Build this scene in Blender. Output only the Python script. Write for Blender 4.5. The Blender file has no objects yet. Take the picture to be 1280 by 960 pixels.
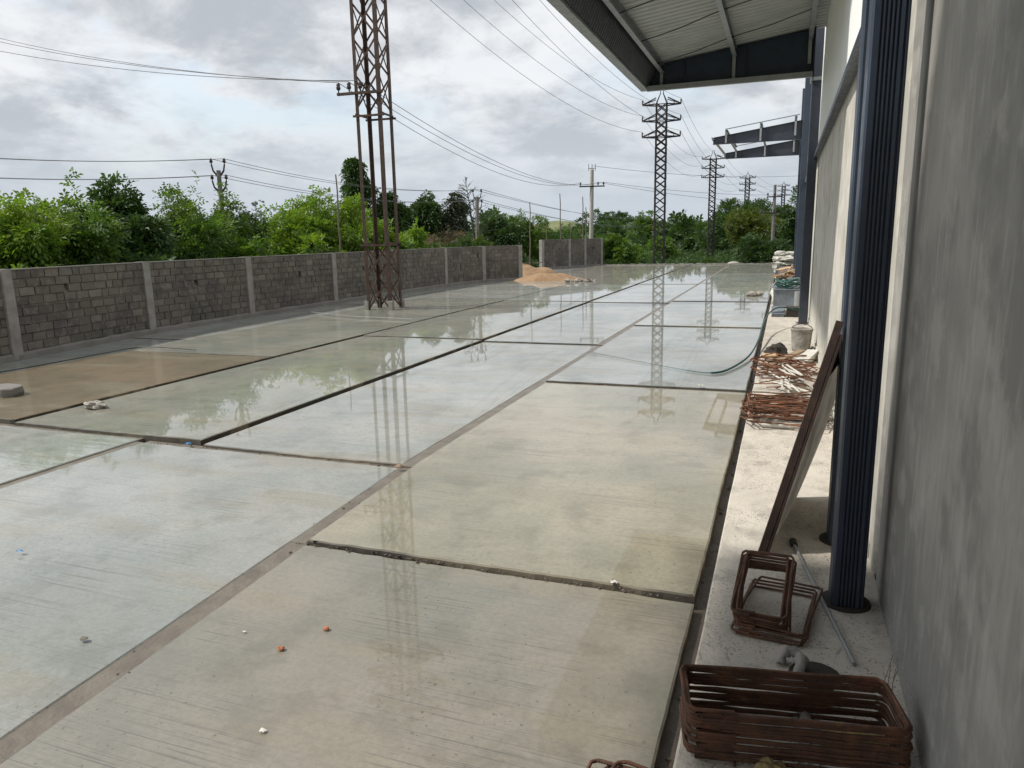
import bpy, math, random
from math import sin, cos, pi, radians, sqrt
from mathutils import Vector, Matrix, noise as mnoise
random.seed(7)
S = bpy.context.scene
COL = S.collection
U = random.uniform

# ------------------------------------------------------------------ camera
H = 2.4
PITCH, ROLL, YAW, F = 0.198682, -0.021257, 0.357040, 910.6
fw = Vector((-sin(YAW)*cos(PITCH), cos(YAW)*cos(PITCH), -sin(PITCH)))
r0 = Vector((cos(YAW), sin(YAW), 0)); u0 = r0.cross(fw)
rt = r0*cos(ROLL)+u0*sin(ROLL); up = -r0*sin(ROLL)+u0*cos(ROLL)
cam_d = bpy.data.cameras.new('camera'); cam = bpy.data.objects.new('camera', cam_d); COL.objects.link(cam)
cam.matrix_world = Matrix(((rt.x, up.x, -fw.x, 0), (rt.y, up.y, -fw.y, 0), (rt.z, up.z, -fw.z, H), (0, 0, 0, 1)))
cam_d.sensor_width = 36; cam_d.lens = F/1280*36; cam_d.clip_start = .05; cam_d.clip_end = 5000
S.camera = cam

def at(px, py, dist):                       # point seen at a pixel of the survey photo, at a given horizontal distance
    d = fw+rt*((px-640)/F)-up*((py-480)/F)
    return d*(dist/math.hypot(d.x, d.y))+Vector((0, 0, H))

# ------------------------------------------------------------------ mesh helpers
class MB:
    def __init__(s): s.v = []; s.f = []; s.sm = []
    def add(s, vs, fs, smooth=False):
        b = len(s.v); s.v += [tuple(v) for v in vs]; s.f += [tuple(i+b for i in f) for f in fs]; s.sm += [smooth]*len(fs)
    def box(s, a, b, jit=0):
        x0, y0, z0 = a; x1, y1, z1 = b
        vs = [(x0, y0, z0), (x1, y0, z0), (x1, y1, z0), (x0, y1, z0), (x0, y0, z1), (x1, y0, z1), (x1, y1, z1), (x0, y1, z1)]
        if jit: vs = [(p[0]+U(-jit, jit), p[1]+U(-jit, jit), p[2]+U(-jit, jit)) for p in vs]
        s.add(vs, [(0, 3, 2, 1), (4, 5, 6, 7), (0, 1, 5, 4), (1, 2, 6, 5), (2, 3, 7, 6), (3, 0, 4, 7)])
    def bar(s, p, q, w, h=None, upv=(0, 0, 1)):     # square bar between two points
        p = Vector(p); q = Vector(q); h = h or w
        d = (q-p).normalized(); uv = Vector(upv)
        if abs(d.dot(uv)) > .98: uv = Vector((0, 1, 0))
        a = d.cross(uv).normalized(); b = a.cross(d).normalized()
        vs = [c+a*(i*w/2)+b*(j*h/2) for c in (p, q) for i, j in ((-1, -1), (1, -1), (1, 1), (-1, 1))]
        s.add(vs, [(0, 1, 2, 3), (7, 6, 5, 4), (0, 4, 5, 1), (1, 5, 6, 2), (2, 6, 7, 3), (3, 7, 4, 0)])
    def angle(s, p, q, w, d1, d2, t=.008):           # L-section steel angle with legs along d1 and d2
        p = Vector(p); q = Vector(q); d1 = Vector(d1); d2 = Vector(d2)
        prof = [Vector((0, 0)), Vector((w, 0)), Vector((w, t)), Vector((t, t)), Vector((t, w)), Vector((0, w))]
        vs = [c+d1*k.x+d2*k.y for c in (p, q) for k in prof]
        n = 6; s.add(vs, [(i, (i+1) % n, (i+1) % n+n, i+n) for i in range(n)]+[tuple(range(n))[::-1], tuple(range(n, 2*n))])
    def tube(s, pts, r, n=6, closed=False, cap=True):
        pts = [Vector(p) for p in pts]; m = len(pts)
        rr = r if isinstance(r, (list, tuple)) else [r]*m
        T = []
        for i in range(m):
            a = pts[(i-1) % m] if (closed or i > 0) else pts[i]; b = pts[(i+1) % m] if (closed or i < m-1) else pts[i]
            t = (b-a); T.append(t.normalized() if t.length > 1e-9 else Vector((0, 0, 1)))
        ref = Vector((0, 0, 1)) if abs(T[0].z) < .9 else Vector((1, 0, 0))
        N = T[0].cross(ref).normalized(); vs = []
        for i in range(m):
            N = N-T[i]*N.dot(T[i]); N.normalize(); B = T[i].cross(N)
            for k in range(n):
                a = 2*pi*k/n; vs.append(pts[i]+(N*cos(a)+B*sin(a))*rr[i])
        fs = []
        for i in range(m if closed else m-1):
            j = (i+1) % m
            for k in range(n):
                k2 = (k+1) % n; fs.append((i*n+k, i*n+k2, j*n+k2, j*n+k))
        s.add(vs, fs, True)
        if cap and not closed:
            s.add(vs[:n], [tuple(range(n))[::-1]]); s.add(vs[-n:], [tuple(range(n))])
    def lathe(s, prof, c=(0, 0, 0), n=20, smooth=True):
        vs = [(c[0]+r*cos(2*pi*k/n), c[1]+r*sin(2*pi*k/n), c[2]+z) for r, z in prof for k in range(n)]
        fs = [(i*n+k, i*n+(k+1) % n, (i+1)*n+(k+1) % n, (i+1)*n+k) for i in range(len(prof)-1) for k in range(n)]
        s.add(vs, fs, smooth)
    def prism(s, poly, axis_a, axis_b, axis_e, o, e0, e1):   # polygon in (a,b) extruded along e
        A, B, E, O = Vector(axis_a), Vector(axis_b), Vector(axis_e), Vector(o); n = len(poly)
        vs = [O+A*x+B*y+E*e for e in (e0, e1) for x, y in poly]
        s.add(vs, [(i, (i+1) % n, (i+1) % n+n, i+n) for i in range(n)]+[tuple(range(n))[::-1], tuple(range(n, 2*n))])
    def lump(s, c, r, seed, n=10, rough=.25, fr=1.6):  # irregular stone / mound
        c = Vector(c); r = Vector(r); vs = []; m = n//2+1
        for i in range(m+1):
            th = pi*i/m
            for k in range(n):
                ph = 2*pi*k/n; d = Vector((sin(th)*cos(ph), sin(th)*sin(ph), cos(th)))
                f = 1+rough*mnoise.noise(d*fr+Vector((seed*7.3, seed*1.7, seed)))*1.6
                vs.append(c+Vector((d.x*r.x, d.y*r.y, d.z*r.z))*f)
        s.add(vs, [(i*n+k, (i+1)*n+k, (i+1)*n+(k+1) % n, i*n+(k+1) % n) for i in range(m) for k in range(n)], False)
    def build(s, name, mat, parent=None, loc=None):
        me = bpy.data.meshes.new(name); me.from_pydata(s.v, [], s.f)
        me.polygons.foreach_set('use_smooth', s.sm); me.materials.append(mat); me.update()
        o = bpy.data.objects.new(name, me); COL.objects.link(o)
        if parent: o.parent = parent
        if loc: o.location = loc
        return o

def thing(name, label, cat, loc=(0, 0, 0), rz=0, group=None):
    o = bpy.data.objects.new(name, None); COL.objects.link(o); o.location = loc; o.rotation_euler.z = rz
    o.empty_display_size = .2
    return tag(o, label, cat, group)
def tag(o, label=None, cat=None, group=None, kind=None):
    for k, v in (('label', label), ('category', cat), ('group', group), ('kind', kind)):
        if v: o[k] = v
    return o
def dup(o, parent=None):
    c = o.copy(); COL.objects.link(c); c.parent = parent
    for ch in list(o.children): dup(ch, c)
    return c

# ------------------------------------------------------------------ materials
class NT:
    def __init__(s, name):
        s.m = bpy.data.materials.new(name); s.m.use_nodes = True; s.t = s.m.node_tree; s.n = s.t.nodes
        s.b = s.n['Principled BSDF']; s.out = s.n['Material Output']; s._pos = None
    def new(s, t, **k):
        n = s.n.new(t)
        for a, v in k.items(): setattr(n, a, v)
        return n
    def link(s, a, b): s.t.links.new(a, b)
    def put(s, sock, v):
        if hasattr(v, 'links') or isinstance(v, bpy.types.NodeSocket): s.link(v, sock)
        else:
            if sock.type == 'RGBA' and len(v) == 3: v = (*v, 1)
            sock.default_value = v
    def pos(s):
        if not s._pos: s._pos = s.new('ShaderNodeNewGeometry').outputs['Position']
        return s._pos
    def obj(s): return s.new('ShaderNodeTexCoord').outputs['Object']
    def scale(s, v, sc, off=(0, 0, 0)):
        n = s.new('ShaderNodeMapping'); s.link(v, n.inputs[0]); n.inputs['Scale'].default_value = sc; n.inputs['Location'].default_value = off
        return n.outputs[0]
    def noise(s, sc, det=4, rough=.55, vec=None, dist=0):
        n = s.new('ShaderNodeTexNoise'); s.link(vec or s.pos(), n.inputs['Vector'])
        n.inputs['Scale'].default_value = sc; n.inputs['Detail'].default_value = det; n.inputs['Roughness'].default_value = rough; n.inputs['Distortion'].default_value = dist
        return n.outputs['Fac']
    def ramp(s, v, a, b, lo=0., hi=1.):
        n = s.new('ShaderNodeMapRange'); n.interpolation_type = 'SMOOTHSTEP'
        s.link(v, n.inputs['Value'])
        for i, x in zip((1, 2, 3, 4), (a, b, lo, hi)): n.inputs[i].default_value = x
        return n.outputs[0]
    def math(s, op, a, b=0., c=0., clamp=False):
        n = s.new('ShaderNodeMath', operation=op, use_clamp=clamp); s.put(n.inputs[0], a); s.put(n.inputs[1], b); s.put(n.inputs[2], c); return n.outputs[0]
    def mix(s, f, a, b, mode='MIX'):
        n = s.new('ShaderNodeMix', data_type='RGBA', blend_type=mode); s.put(n.inputs[0], f); s.put(n.inputs[6], a); s.put(n.inputs[7], b); return n.outputs[2]
    def attr(s, name, out='Fac'):
        n = s.new('ShaderNodeAttribute', attribute_name=name); return n.outputs[out]
    def rib(s, co):
        x = s.new('ShaderNodeSeparateXYZ'); s.link(co, x.inputs[0])
        a = s.math('SINE', s.math('MULTIPLY', s.math('ADD', x.outputs[0], x.outputs[1]), 480.)); return s.math('MULTIPLY', a, .35)
    def bump(s, h, st=.3, d=.01, nrm=None):
        n = s.new('ShaderNodeBump'); n.inputs['Strength'].default_value = st; n.inputs['Distance'].default_value = d; s.put(n.inputs['Height'], h)
        if nrm: s.link(nrm, n.inputs['Normal'])
        return n.outputs[0]
    def set(s, **k):
        for a, v in k.items(): s.put(s.b.inputs[a.replace('_', ' ')], v)
        return s

def simple(name, c1, c2, sc=3, rough=.7, metal=0, bump=.2, bsc=30, bd=.01, spec=.5, det=5):
    t = NT(name); f = t.ramp(t.noise(sc, det), .3, .7)
    t.set(Base_Color=t.mix(f, c1, c2), Roughness=rough, Metallic=metal, Specular_IOR_Level=spec)
    if bump: t.set(Normal=t.bump(t.noise(bsc, 4), bump, bd))
    return t.m

M = {}
def slab_material():
    t = NT('wet_concrete'); P = t.pos()
    tint = t.attr('tint', 'Color'); wet = t.attr('wet'); rip = t.attr('ripple')
    big = t.noise(.55, 5, .6); mid = t.noise(2.3, 5, .62); fine = t.noise(26, 4, .7)
    streak = t.noise(1, 3, .6, t.scale(P, (.35, 1.5, 1)))
    c = t.mix(t.ramp(big, .40, .60), tint, t.mix(1., tint, (.76, .81, .81), 'MULTIPLY'))
    c = t.mix(t.ramp(streak, .50, .66, 0, .5), c, (.38, .325, .225))
    c = t.mix(t.ramp(mid, .48, .66, 0, .6), c, t.mix(1., c, (.68, .68, .65), 'MULTIPLY'))
    c = t.mix(t.ramp(fine, .38, .60, .22, .0), c, (.16, .15, .13))
    broom = t.noise(1, 4, .75, t.scale(P, (.55, 56, 1)))
    bm = t.math('MULTIPLY', t.ramp(broom, .54, .64), t.ramp(t.noise(.9, 4), .43, .57))
    c = t.mix(t.math('MULTIPLY', bm, .6), c, (.10, .095, .085))
    specks = t.math('MULTIPLY', t.ramp(t.noise(30, 2, .5), .66, .70), t.ramp(t.noise(.8, 3), .45, .58))
    c = t.mix(t.math('MULTIPLY', specks, .6), c, (.08, .07, .06))
    wn = t.math('ADD', t.math('MULTIPLY', t.noise(.33, 5, .55), .75), t.math('MULTIPLY', t.noise(2.2, 4, .6), .25))
    m = t.ramp(t.math('SUBTRACT', t.math('MULTIPLY', wet, 1.0), wn), -.16, .10)
    m = t.math('MULTIPLY', m, .82)
    c = t.mix(m, c, t.mix(1., c, (.66, .68, .66), 'MULTIPLY'))
    h = t.math('ADD', t.math('MULTIPLY', broom, .7), t.math('MULTIPLY', fine, .4))
    base_n = t.bump(h, .6, .008)
    rp = t.noise(1, 3, .5, t.scale(P, (2.2, 9, 1)))
    rb = t.new('ShaderNodeBump'); t.put(rb.inputs['Height'], t.math('MULTIPLY', rp, rip)); rb.inputs['Strength'].default_value = 1; rb.inputs['Distance'].default_value = .0016
    t.set(Base_Color=c, Roughness=t.math('SUBTRACT', .62, t.math('MULTIPLY', m, .12)), Normal=base_n, Coat_Weight=m, Coat_IOR=1.48,
          Coat_Roughness=t.math('SUBTRACT', .085, t.math('MULTIPLY', m, .072)), Coat_Normal=rb.outputs[0], Specular_IOR_Level=.35)
    return t.m
M['slab'] = slab_material()

def apron_material():
    t = NT('apron_concrete')
    c = t.mix(t.ramp(t.noise(1.6, 6, .65), .35, .68), (.58, .535, .46), (.47, .43, .37))
    c = t.mix(t.ramp(t.noise(5, 5, .7, t.scale(t.pos(), (1, .5, 1))), .5, .72, 0, .6), c, (.33, .30, .265))
    c = t.mix(t.ramp(t.noise(40, 3, .6), .6, .75, 0, .6), c, (.2, .17, .14))
    c = t.mix(t.ramp(t.noise(9, 5, .7), .6, .7, 0, .5), c, (.64, .60, .53))
    c = t.mix(t.ramp(t.noise(2.7, 6, .7), .53, .66, 0, .6), c, (.27, .25, .22))
    c = t.mix(t.math('MULTIPLY', t.ramp(t.noise(60, 3, .6), .58, .66), t.ramp(t.noise(1.5, 3), .42, .56)), c, (.13, .11, .09))
    crack = t.math('ABSOLUTE', t.math('SUBTRACT', t.noise(1.1, 5, .6, None, .6), .5))
    c = t.mix(t.ramp(crack, .0, .004, .55, 0), c, (.16, .145, .125))
    t.set(Base_Color=c, Roughness=.85, Normal=t.bump(t.math('ADD', t.noise(18, 5, .7), t.math('MULTIPLY', t.noise(90, 2), .5)), .9, .012))
    return t.m
M['apron'] = apron_material()
M['mud'] = simple('mud', (.06, .046, .034), (.10, .08, .06), 3, .5, bump=.6, bsc=14, bd=.03)
M['joint_mud'] = simple('joint_mud', (.125, .105, .08), (.185, .16, .125), 4, .4, bump=.6, bsc=16, bd=.02)

def plaster(name, a, b, dark):
    t = NT(name); P = t.pos()
    v = t.scale(P, (1, .42, .55))
    c = t.mix(t.ramp(t.noise(1.9, 6, .6, v), .40, .60), a, b)
    c = t.mix(t.ramp(t.noise(2.6, 4, .6, t.scale(P, (1, .55, .5), (3, 1, 2))), .50, .64, 0, .8), c, dark)
    c = t.mix(t.ramp(t.noise(7, 5, .65, t.scale(P, (1, .35, .4))), .52, .66, 0, .5), c, (a[0]*1.25, a[1]*1.25, a[2]*1.25))
    tr = t.noise(1, 5, .7, t.scale(P, (1, 14, 2.2)))
    c = t.mix(t.ramp(tr, .52, .66, 0, .28), c, (a[0]*1.45, a[1]*1.45, a[2]*1.45)); c = t.mix(t.ramp(tr, .48, .36, 0, .3), c, dark)
    zs = t.new('ShaderNodeSeparateXYZ'); t.link(P, zs.inputs[0])
    spl = t.math('MULTIPLY', t.ramp(t.math('ADD', zs.outputs[2], t.math('MULTIPLY', t.noise(5, 4), .35)), .55, .2), t.ramp(t.noise(48, 2, .5), .55, .62))
    c = t.mix(t.math('MULTIPLY', spl, .55), c, (.46, .44, .40))
    sc = t.math('MULTIPLY', t.ramp(t.noise(1, 2, .5, t.scale(P, (60, 60, 6))), .7, .76), t.ramp(t.noise(1.2, 2), .5, .65))
    c = t.mix(t.math('MULTIPLY', sc, .4), c, (.42, .42, .41))
    t.set(Base_Color=c, Roughness=.75, Normal=t.bump(t.math('ADD', t.noise(4, 5, .6), t.math('MULTIPLY', t.noise(60, 3), .25)), .35, .012))
    return t.m
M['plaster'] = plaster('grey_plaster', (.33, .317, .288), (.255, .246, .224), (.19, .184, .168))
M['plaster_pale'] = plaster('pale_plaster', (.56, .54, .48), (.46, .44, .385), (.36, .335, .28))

def painted(name, c1, rough=.42):
    t = NT(name)
    c = t.mix(t.ramp(t.noise(4, 5), .35, .7), c1, tuple(x*.8 for x in c1))
    c = t.mix(t.ramp(t.noise(1, 4, .7, t.scale(t.pos(), (5, 5, .8))), .6, .8, 0, .06), c, (.16, .155, .145))
    t.set(Base_Color=c, Roughness=t.ramp(t.noise(9, 3), .3, .7, rough-.06, rough+.1)); return t.m
M['navy'] = painted('navy_painted_steel', (.028, .041, .064))
M['slate'] = painted('slate_painted_steel', (.036, .044, .062), .4)
M['galv'] = simple('galvanised_steel', (.29, .31, .32), (.22, .235, .245), 6, .42, .35, .05, 60)
M['roof'] = simple('roof_sheet', (.37, .385, .37), (.31, .325, .31), 2.5, .45, .1, 0)
M['white_clad'] = simple('white_cladding', (.84, .85, .83), (.80, .81, .78), 2.5, .4, 0, 0)
M['darkclad'] = simple('dark_corrugated', (.035, .04, .045), (.055, .06, .065), 3, .45, .2, 0)

def rust(name, a, b, c_, rough=.75):
    t = NT(name); co = t.obj()
    c = t.mix(t.ramp(t.noise(9, 5, .65), .35, .65), a, b)
    c = t.mix(t.ramp(t.noise(30, 4, .7), .55, .72), c, c_); c = t.mix(t.ramp(t.noise(5, 5, .7, t.pos()), .52, .66, 0, .6), c, (b[0]*1.7, b[1]*1.6, b[2]*1.5))
    t.set(Base_Color=c, Roughness=rough, Metallic=.15, Normal=t.bump(t.math('ADD', t.math('MULTIPLY', t.noise(160, 3), .6), t.rib(co)), .6, .003)); return t.m
M['rust'] = rust('rusty_rebar', (.085, .042, .026), (.145, .068, .038), (.045, .026, .019))
M['rust_light'] = rust('orange_rusty_rebar', (.15, .062, .03), (.21, .09, .045), (.06, .03, .02))
M['rust_tower'] = rust('rusty_tower_steel', (.045, .027, .019), (.075, .043, .028), (.028, .02, .016), .7)
M['tower_grey'] = simple('weathered_tower_steel', (.026, .023, .023), (.045, .038, .036), 5, .6, .4, 0)
M['rust_bar'] = rust('dark_rusty_angle', (.030, .018, .014), (.05, .028, .02), (.02, .015, .012))

def block_mat():
    t = NT('concrete_block'); g = t.new('ShaderNodeNewGeometry'); r = g.outputs['Random Per Island']
    c = t.mix(r, (.115, .101, .083), (.168, .148, .123))
    c = t.mix(t.ramp(t.noise(1.1, 5), .44, .6, 0, .65), c, (.075, .068, .06))
    c = t.mix(t.ramp(t.noise(6, 5, .7), .5, .68, 0, .6), c, (.22, .205, .185))
    c = t.mix(t.ramp(r, .92, .97, 0, .5), c, (.22, .19, .16))
    t.set(Base_Color=c, Roughness=.9, Normal=t.bump(t.noise(45, 4, .7), .7, .012)); return t.m
M['block'] = block_mat()
M['post'] = simple('cast_concrete', (.30, .285, .26), (.22, .205, .185), 4, .85, bump=.4, bsc=25)
M['plinth'] = simple('plinth_concrete', (.15, .14, .125), (.20, .185, .165), 2, .85, bump=.5, bsc=18, bd=.02)
M['pole'] = simple('pole_concrete', (.42, .40, .36), (.34, .32, .29), 5, .8, bump=.2)
M['pole_dark'] = simple('old_pole_concrete', (.20, .19, .17), (.14, .13, .12), 5, .8, bump=.2)
M['bamboo'] = simple('bamboo', (.17, .14, .10), (.11, .095, .07), 6, .7, bump=.2)
M['insul'] = simple('brown_porcelain', (.03, .022, .02), (.045, .03, .026), 5, .25, bump=0)
M['wire'] = simple('aluminium_wire', (.10, .105, .11), (.13, .135, .14), 2, .5, .3, 0)
M['sand'] = simple('orange_sand', (.33, .215, .12), (.25, .155, .085), 3, .9, bump=.8, bsc=12, bd=.05)
M['stone'] = simple('pale_stone', (.42, .39, .34), (.24, .22, .19), 12, .9, bump=.8, bsc=30, bd=.02)
M['darkstone'] = simple('wet_stone', (.17, .15, .125), (.25, .225, .19), 10, .7, bump=.8, bsc=30, bd=.02)
M['brick'] = simple('red_brick', (.42, .17, .08), (.34, .13, .07), 20, .85, bump=.5, bsc=60, bd=.004)
M['blue'] = simple('blue_plastic', (.03, .16, .36), (.04, .2, .42), 8, .4, bump=0)
M['whitepl'] = simple('white_plastic', (.68, .67, .62), (.56, .54, .48), 9, .5, bump=.1)
M['bag'] = simple('woven_white_bag', (.60, .58, .52), (.46, .44, .38), 5, .7, bump=.5, bsc=14, bd=.03)
M['jute'] = simple('yellow_sack', (.36, .27, .12), (.26, .19, .085), 8, .9, bump=.8, bsc=30, bd=.02)
M['rag'] = simple('grey_cloth', (.34, .32, .29), (.22, .205, .185), 9, .9, bump=.7, bsc=24, bd=.02)
def ply_mat():
    t = NT('cement_stained_sheet')
    c = t.mix(t.ramp(t.noise(4, 5), .35, .65), (.52, .505, .47), (.38, .365, .335))
    tr = t.new('ShaderNodeBsdfTranslucent'); t.put(tr.inputs['Color'], c); t.set(Base_Color=c, Roughness=.7)
    mx = t.new('ShaderNodeMixShader'); mx.inputs[0].default_value = .45
    t.link(t.b.outputs[0], mx.inputs[1]); t.link(tr.outputs[0], mx.inputs[2]); t.link(mx.outputs[0], t.out.inputs[0]); return t.m
M['ply'] = ply_mat()
M['wood'] = simple('raw_timber', (.36, .27, .18), (.27, .195, .125), 6, .8, bump=.3)
M['card'] = simple('orange_cardboard', (.46, .24, .10), (.52, .40, .25), 3, .85, bump=.2)
M['hose'] = simple('green_hose', (.010, .060, .050), (.014, .085, .068), 5, .4, bump=0)
M['hose_black'] = simple('black_hose', (.02, .02, .02), (.035, .034, .032), 5, .45, bump=0)
M['pvc'] = simple('grey_pvc', (.30, .31, .31), (.24, .25, .25), 5, .45, bump=0)
M['dusty_metal'] = simple('dusty_blue_metal', (.20, .23, .26), (.14, .16, .18), 5, .5, .3, .1)
M['bucket'] = simple('cement_crusted_bucket', (.34, .32, .28), (.20, .185, .16), 9, .9, bump=.7, bsc=22, bd=.02)
M['pit'] = simple('dark_soil', (.03, .026, .022), (.045, .038, .03), 9, .9, bump=.3)
M['ground'] = None
def ground_mat():
    t = NT('earth_and_weeds')
    c = t.mix(t.ramp(t.noise(.35, 6, .65), .4, .62), (.10, .078, .048), (.045, .07, .022))
    c = t.mix(t.ramp(t.noise(2.2, 5, .7), .5, .7, 0, .6), c, (.06, .085, .028))
    t.set(Base_Color=c, Roughness=.95, Specular_IOR_Level=.1, Normal=t.bump(t.noise(5, 5, .7), .8, .08)); return t.m
M['ground'] = ground_mat()
def hill_mat():
    t = NT('scrub_hill')
    c = t.mix(t.ramp(t.noise(.03, 6, .7), .4, .62), (.05, .075, .045), (.085, .105, .06))
    t.set(Base_Color=c, Roughness=1., Specular_IOR_Level=0.); return t.m
M['hill'] = hill_mat()
M['pale_hill'] = simple('dry_grass_hill', (.19, .205, .11), (.15, .17, .09), .15, .95, bump=.4, bsc=1, bd=.3, spec=.05)

def leaf(name, a, b, c_, trans=.45):
    t = NT(name); g = t.new('ShaderNodeNewGeometry'); r = g.outputs['Random Per Island']
    c = t.mix(r, a, b)
    c = t.mix(t.ramp(t.noise(.9, 3, .6), .42, .66), c, c_)
    t.set(Base_Color=c, Roughness=.5, Specular_IOR_Level=.35)
    tr = t.new('ShaderNodeBsdfTranslucent'); t.put(tr.inputs['Color'], t.mix(1., c, (1.5, 1.55, .75), 'MULTIPLY'))
    mx = t.new('ShaderNodeMixShader'); mx.inputs[0].default_value = trans
    t.link(t.b.outputs[0], mx.inputs[1]); t.link(tr.outputs[0], mx.inputs[2]); t.link(mx.outputs[0], t.out.inputs[0]); return t.m
M['leaf_bright'] = leaf('bright_leaves', (.095, .18, .022), (.14, .23, .032), (.16, .23, .028))
M['leaf_mid'] = leaf('mid_leaves', (.06, .12, .022), (.09, .16, .03), (.10, .16, .026))
M['leaf_dark'] = leaf('dark_leaves', (.036, .078, .022), (.056, .105, .028), (.05, .09, .024), .3)
M['leaf_yellow'] = leaf('yellow_green_leaves', (.075, .105, .022), (.115, .14, .03), (.06, .09, .02))
M['leaf_grey'] = leaf('grey_green_leaves', (.05, .07, .04), (.075, .09, .055), (.04, .055, .03), .2)
M['leaf_dry'] = leaf('dry_brown_leaves', (.14, .095, .05), (.18, .13, .07), (.10, .085, .045), .2)
M['bark'] = simple('bark', (.075, .06, .045), (.045, .037, .03), 8, .9, bump=.6, bsc=30, bd=.02)

# ------------------------------------------------------------------ world and sun
sun_to = Vector((-.80, -.30, 1)).normalized()
W = bpy.data.worlds.new('World'); S.world = W; W.use_nodes = True
wt = W.node_tree; wn = wt.nodes; bg = wn['Background']; L = wt.links.new
def wnew(t, **k):
    n = wn.new(t)
    for a, v in k.items(): setattr(n, a, v)
    return n
sky = wnew('ShaderNodeTexSky', sky_type='NISHITA', sun_disc=False)
sky.sun_elevation = math.asin(sun_to.z); sky.sun_rotation = math.atan2(sun_to.x, sun_to.y); sky.dust_density = 2.5; sky.air_density = 1.2
tc = wnew('ShaderNodeTexCoord'); sep = wnew('ShaderNodeSeparateXYZ'); L(tc.outputs['Generated'], sep.inputs[0])
def wm(op, a, b=0., clamp=False):
    n = wnew('ShaderNodeMath', operation=op, use_clamp=clamp)
    for i, v in ((0, a), (1, b)):
        if isinstance(v, (int, float)): n.inputs[i].default_value = v
        else: L(v, n.inputs[i])
    return n.outputs[0]
zz = wm('ADD', wm('MAXIMUM', sep.outputs[2], 0.), .30)
cv = wnew('ShaderNodeCombineXYZ'); L(wm('DIVIDE', sep.outputs[0], zz), cv.inputs[0]); L(wm('DIVIDE', sep.outputs[1], zz), cv.inputs[1])
def wnoise(sc, det, rough, off, dist=.0):
    mp = wnew('ShaderNodeMapping'); L(cv.outputs[0], mp.inputs[0]); mp.inputs['Location'].default_value = off
    n = wnew('ShaderNodeTexNoise'); L(mp.outputs[0], n.inputs['Vector']); n.inputs['Scale'].default_value = sc
    n.inputs['Detail'].default_value = det; n.inputs['Roughness'].default_value = rough; n.inputs['Distortion'].default_value = dist
    return n.outputs['Fac']
def wr(v, a, b, lo=0., hi=1.):
    n = wnew('ShaderNodeMapRange', interpolation_type='SMOOTHSTEP'); L(v, n.inputs[0])
    for i, x in zip((1, 2, 3, 4), (a, b, lo, hi)): n.inputs[i].default_value = x
    return n.outputs[0]
def wmix(f, a, b):
    n = wnew('ShaderNodeMix', data_type='RGBA')
    for i, v in ((0, f), (6, a), (7, b)):
        if isinstance(v, (int, float, tuple)): n.inputs[i].default_value = v
        else: L(v, n.inputs[i])
    return n.outputs[2]
n1 = wnoise(1.9, 9, .58, (2.3, .6, 0), .3); n2 = wnoise(.9, 4, .5, (5.1, 2.2, 1.3)); n3 = wnoise(4.5, 8, .62, (1.2, 7.7, .4), .25)
dens = wm('ADD', wm('MULTIPLY', n1, .50), wm('ADD', wm('MULTIPLY', n2, .16), wm('MULTIPLY', n3, .34)))
cl = wmix(wr(dens, .42, .58), (2.6, 2.78, 3.02, 1), (4.55, 4.66, 4.8, 1))
hazy = wmix(wr(sep.outputs[2], .0, .20), (2.95, 3.25, 3.6, 1), cl)
gap = wm('MULTIPLY', wr(n2, .50, .66), wr(n1, .44, .56))
full = wmix(wm('MULTIPLY', wm('MULTIPLY', gap, wr(sep.outputs[2], .04, .16)), .55), hazy, sky.outputs[0])
L(full, bg.inputs['Color']); bg.inputs['Strength'].default_value = .1
sd = bpy.data.lights.new('sun', 'SUN'); sd.energy = 2.15; sd.angle = radians(3); sd.color = (1, .955, .89)
so = bpy.data.objects.new('sun', sd); COL.objects.link(so); so.rotation_euler = sun_to.to_track_quat('Z', 'Y').to_euler(); so.location = (-30, -10, 40)
S.view_settings.view_transform = 'Standard'; S.view_settings.look = 'None'; S.view_settings.exposure = .98; S.view_settings.gamma = 1; S.view_settings.use_curve_mapping = False
S.cycles.max_bounces = 8; S.cycles.transparent_max_bounces = 8; S.cycles.use_denoising = True

# ------------------------------------------------------------------ ground
def grid(name, xs, ys, zf, mat, kind='structure'):
    m = MB(); vs = [(x, y, zf(x, y)) for y in ys for x in xs]; n = len(xs)
    m.add(vs, [(j*n+i, j*n+i+1, (j+1)*n+i+1, (j+1)*n+i) for j in range(len(ys)-1) for i in range(n-1)], True)
    return tag(m.build(name, mat), kind=kind)
def gz(x, y):
    far = max(0, math.hypot(x, y)-60)
    return -.42+.16*mnoise.noise(Vector((x*.12, y*.12, 0)))-min(far*.006, 1.0)-(min(1.1, max(0, y-60)*.06) if abs(x) < 60 else 0)
xs = [-3000, -1200, -500, -250]+[-150+4*i for i in range(76)]+[250, 500, 1200, 3000]
ys = [-3000, -800, -200]+[-60+4*i for i in range(76)]+[340, 500, 900, 1600, 4000]
grid('ground', xs, ys, gz, M['ground'])
m = MB(); m.box((-18.6, -8, -.35), (1.4, 57.2, -.075)); tag(m.build('mud_bed', M['mud']), kind='structure')

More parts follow.
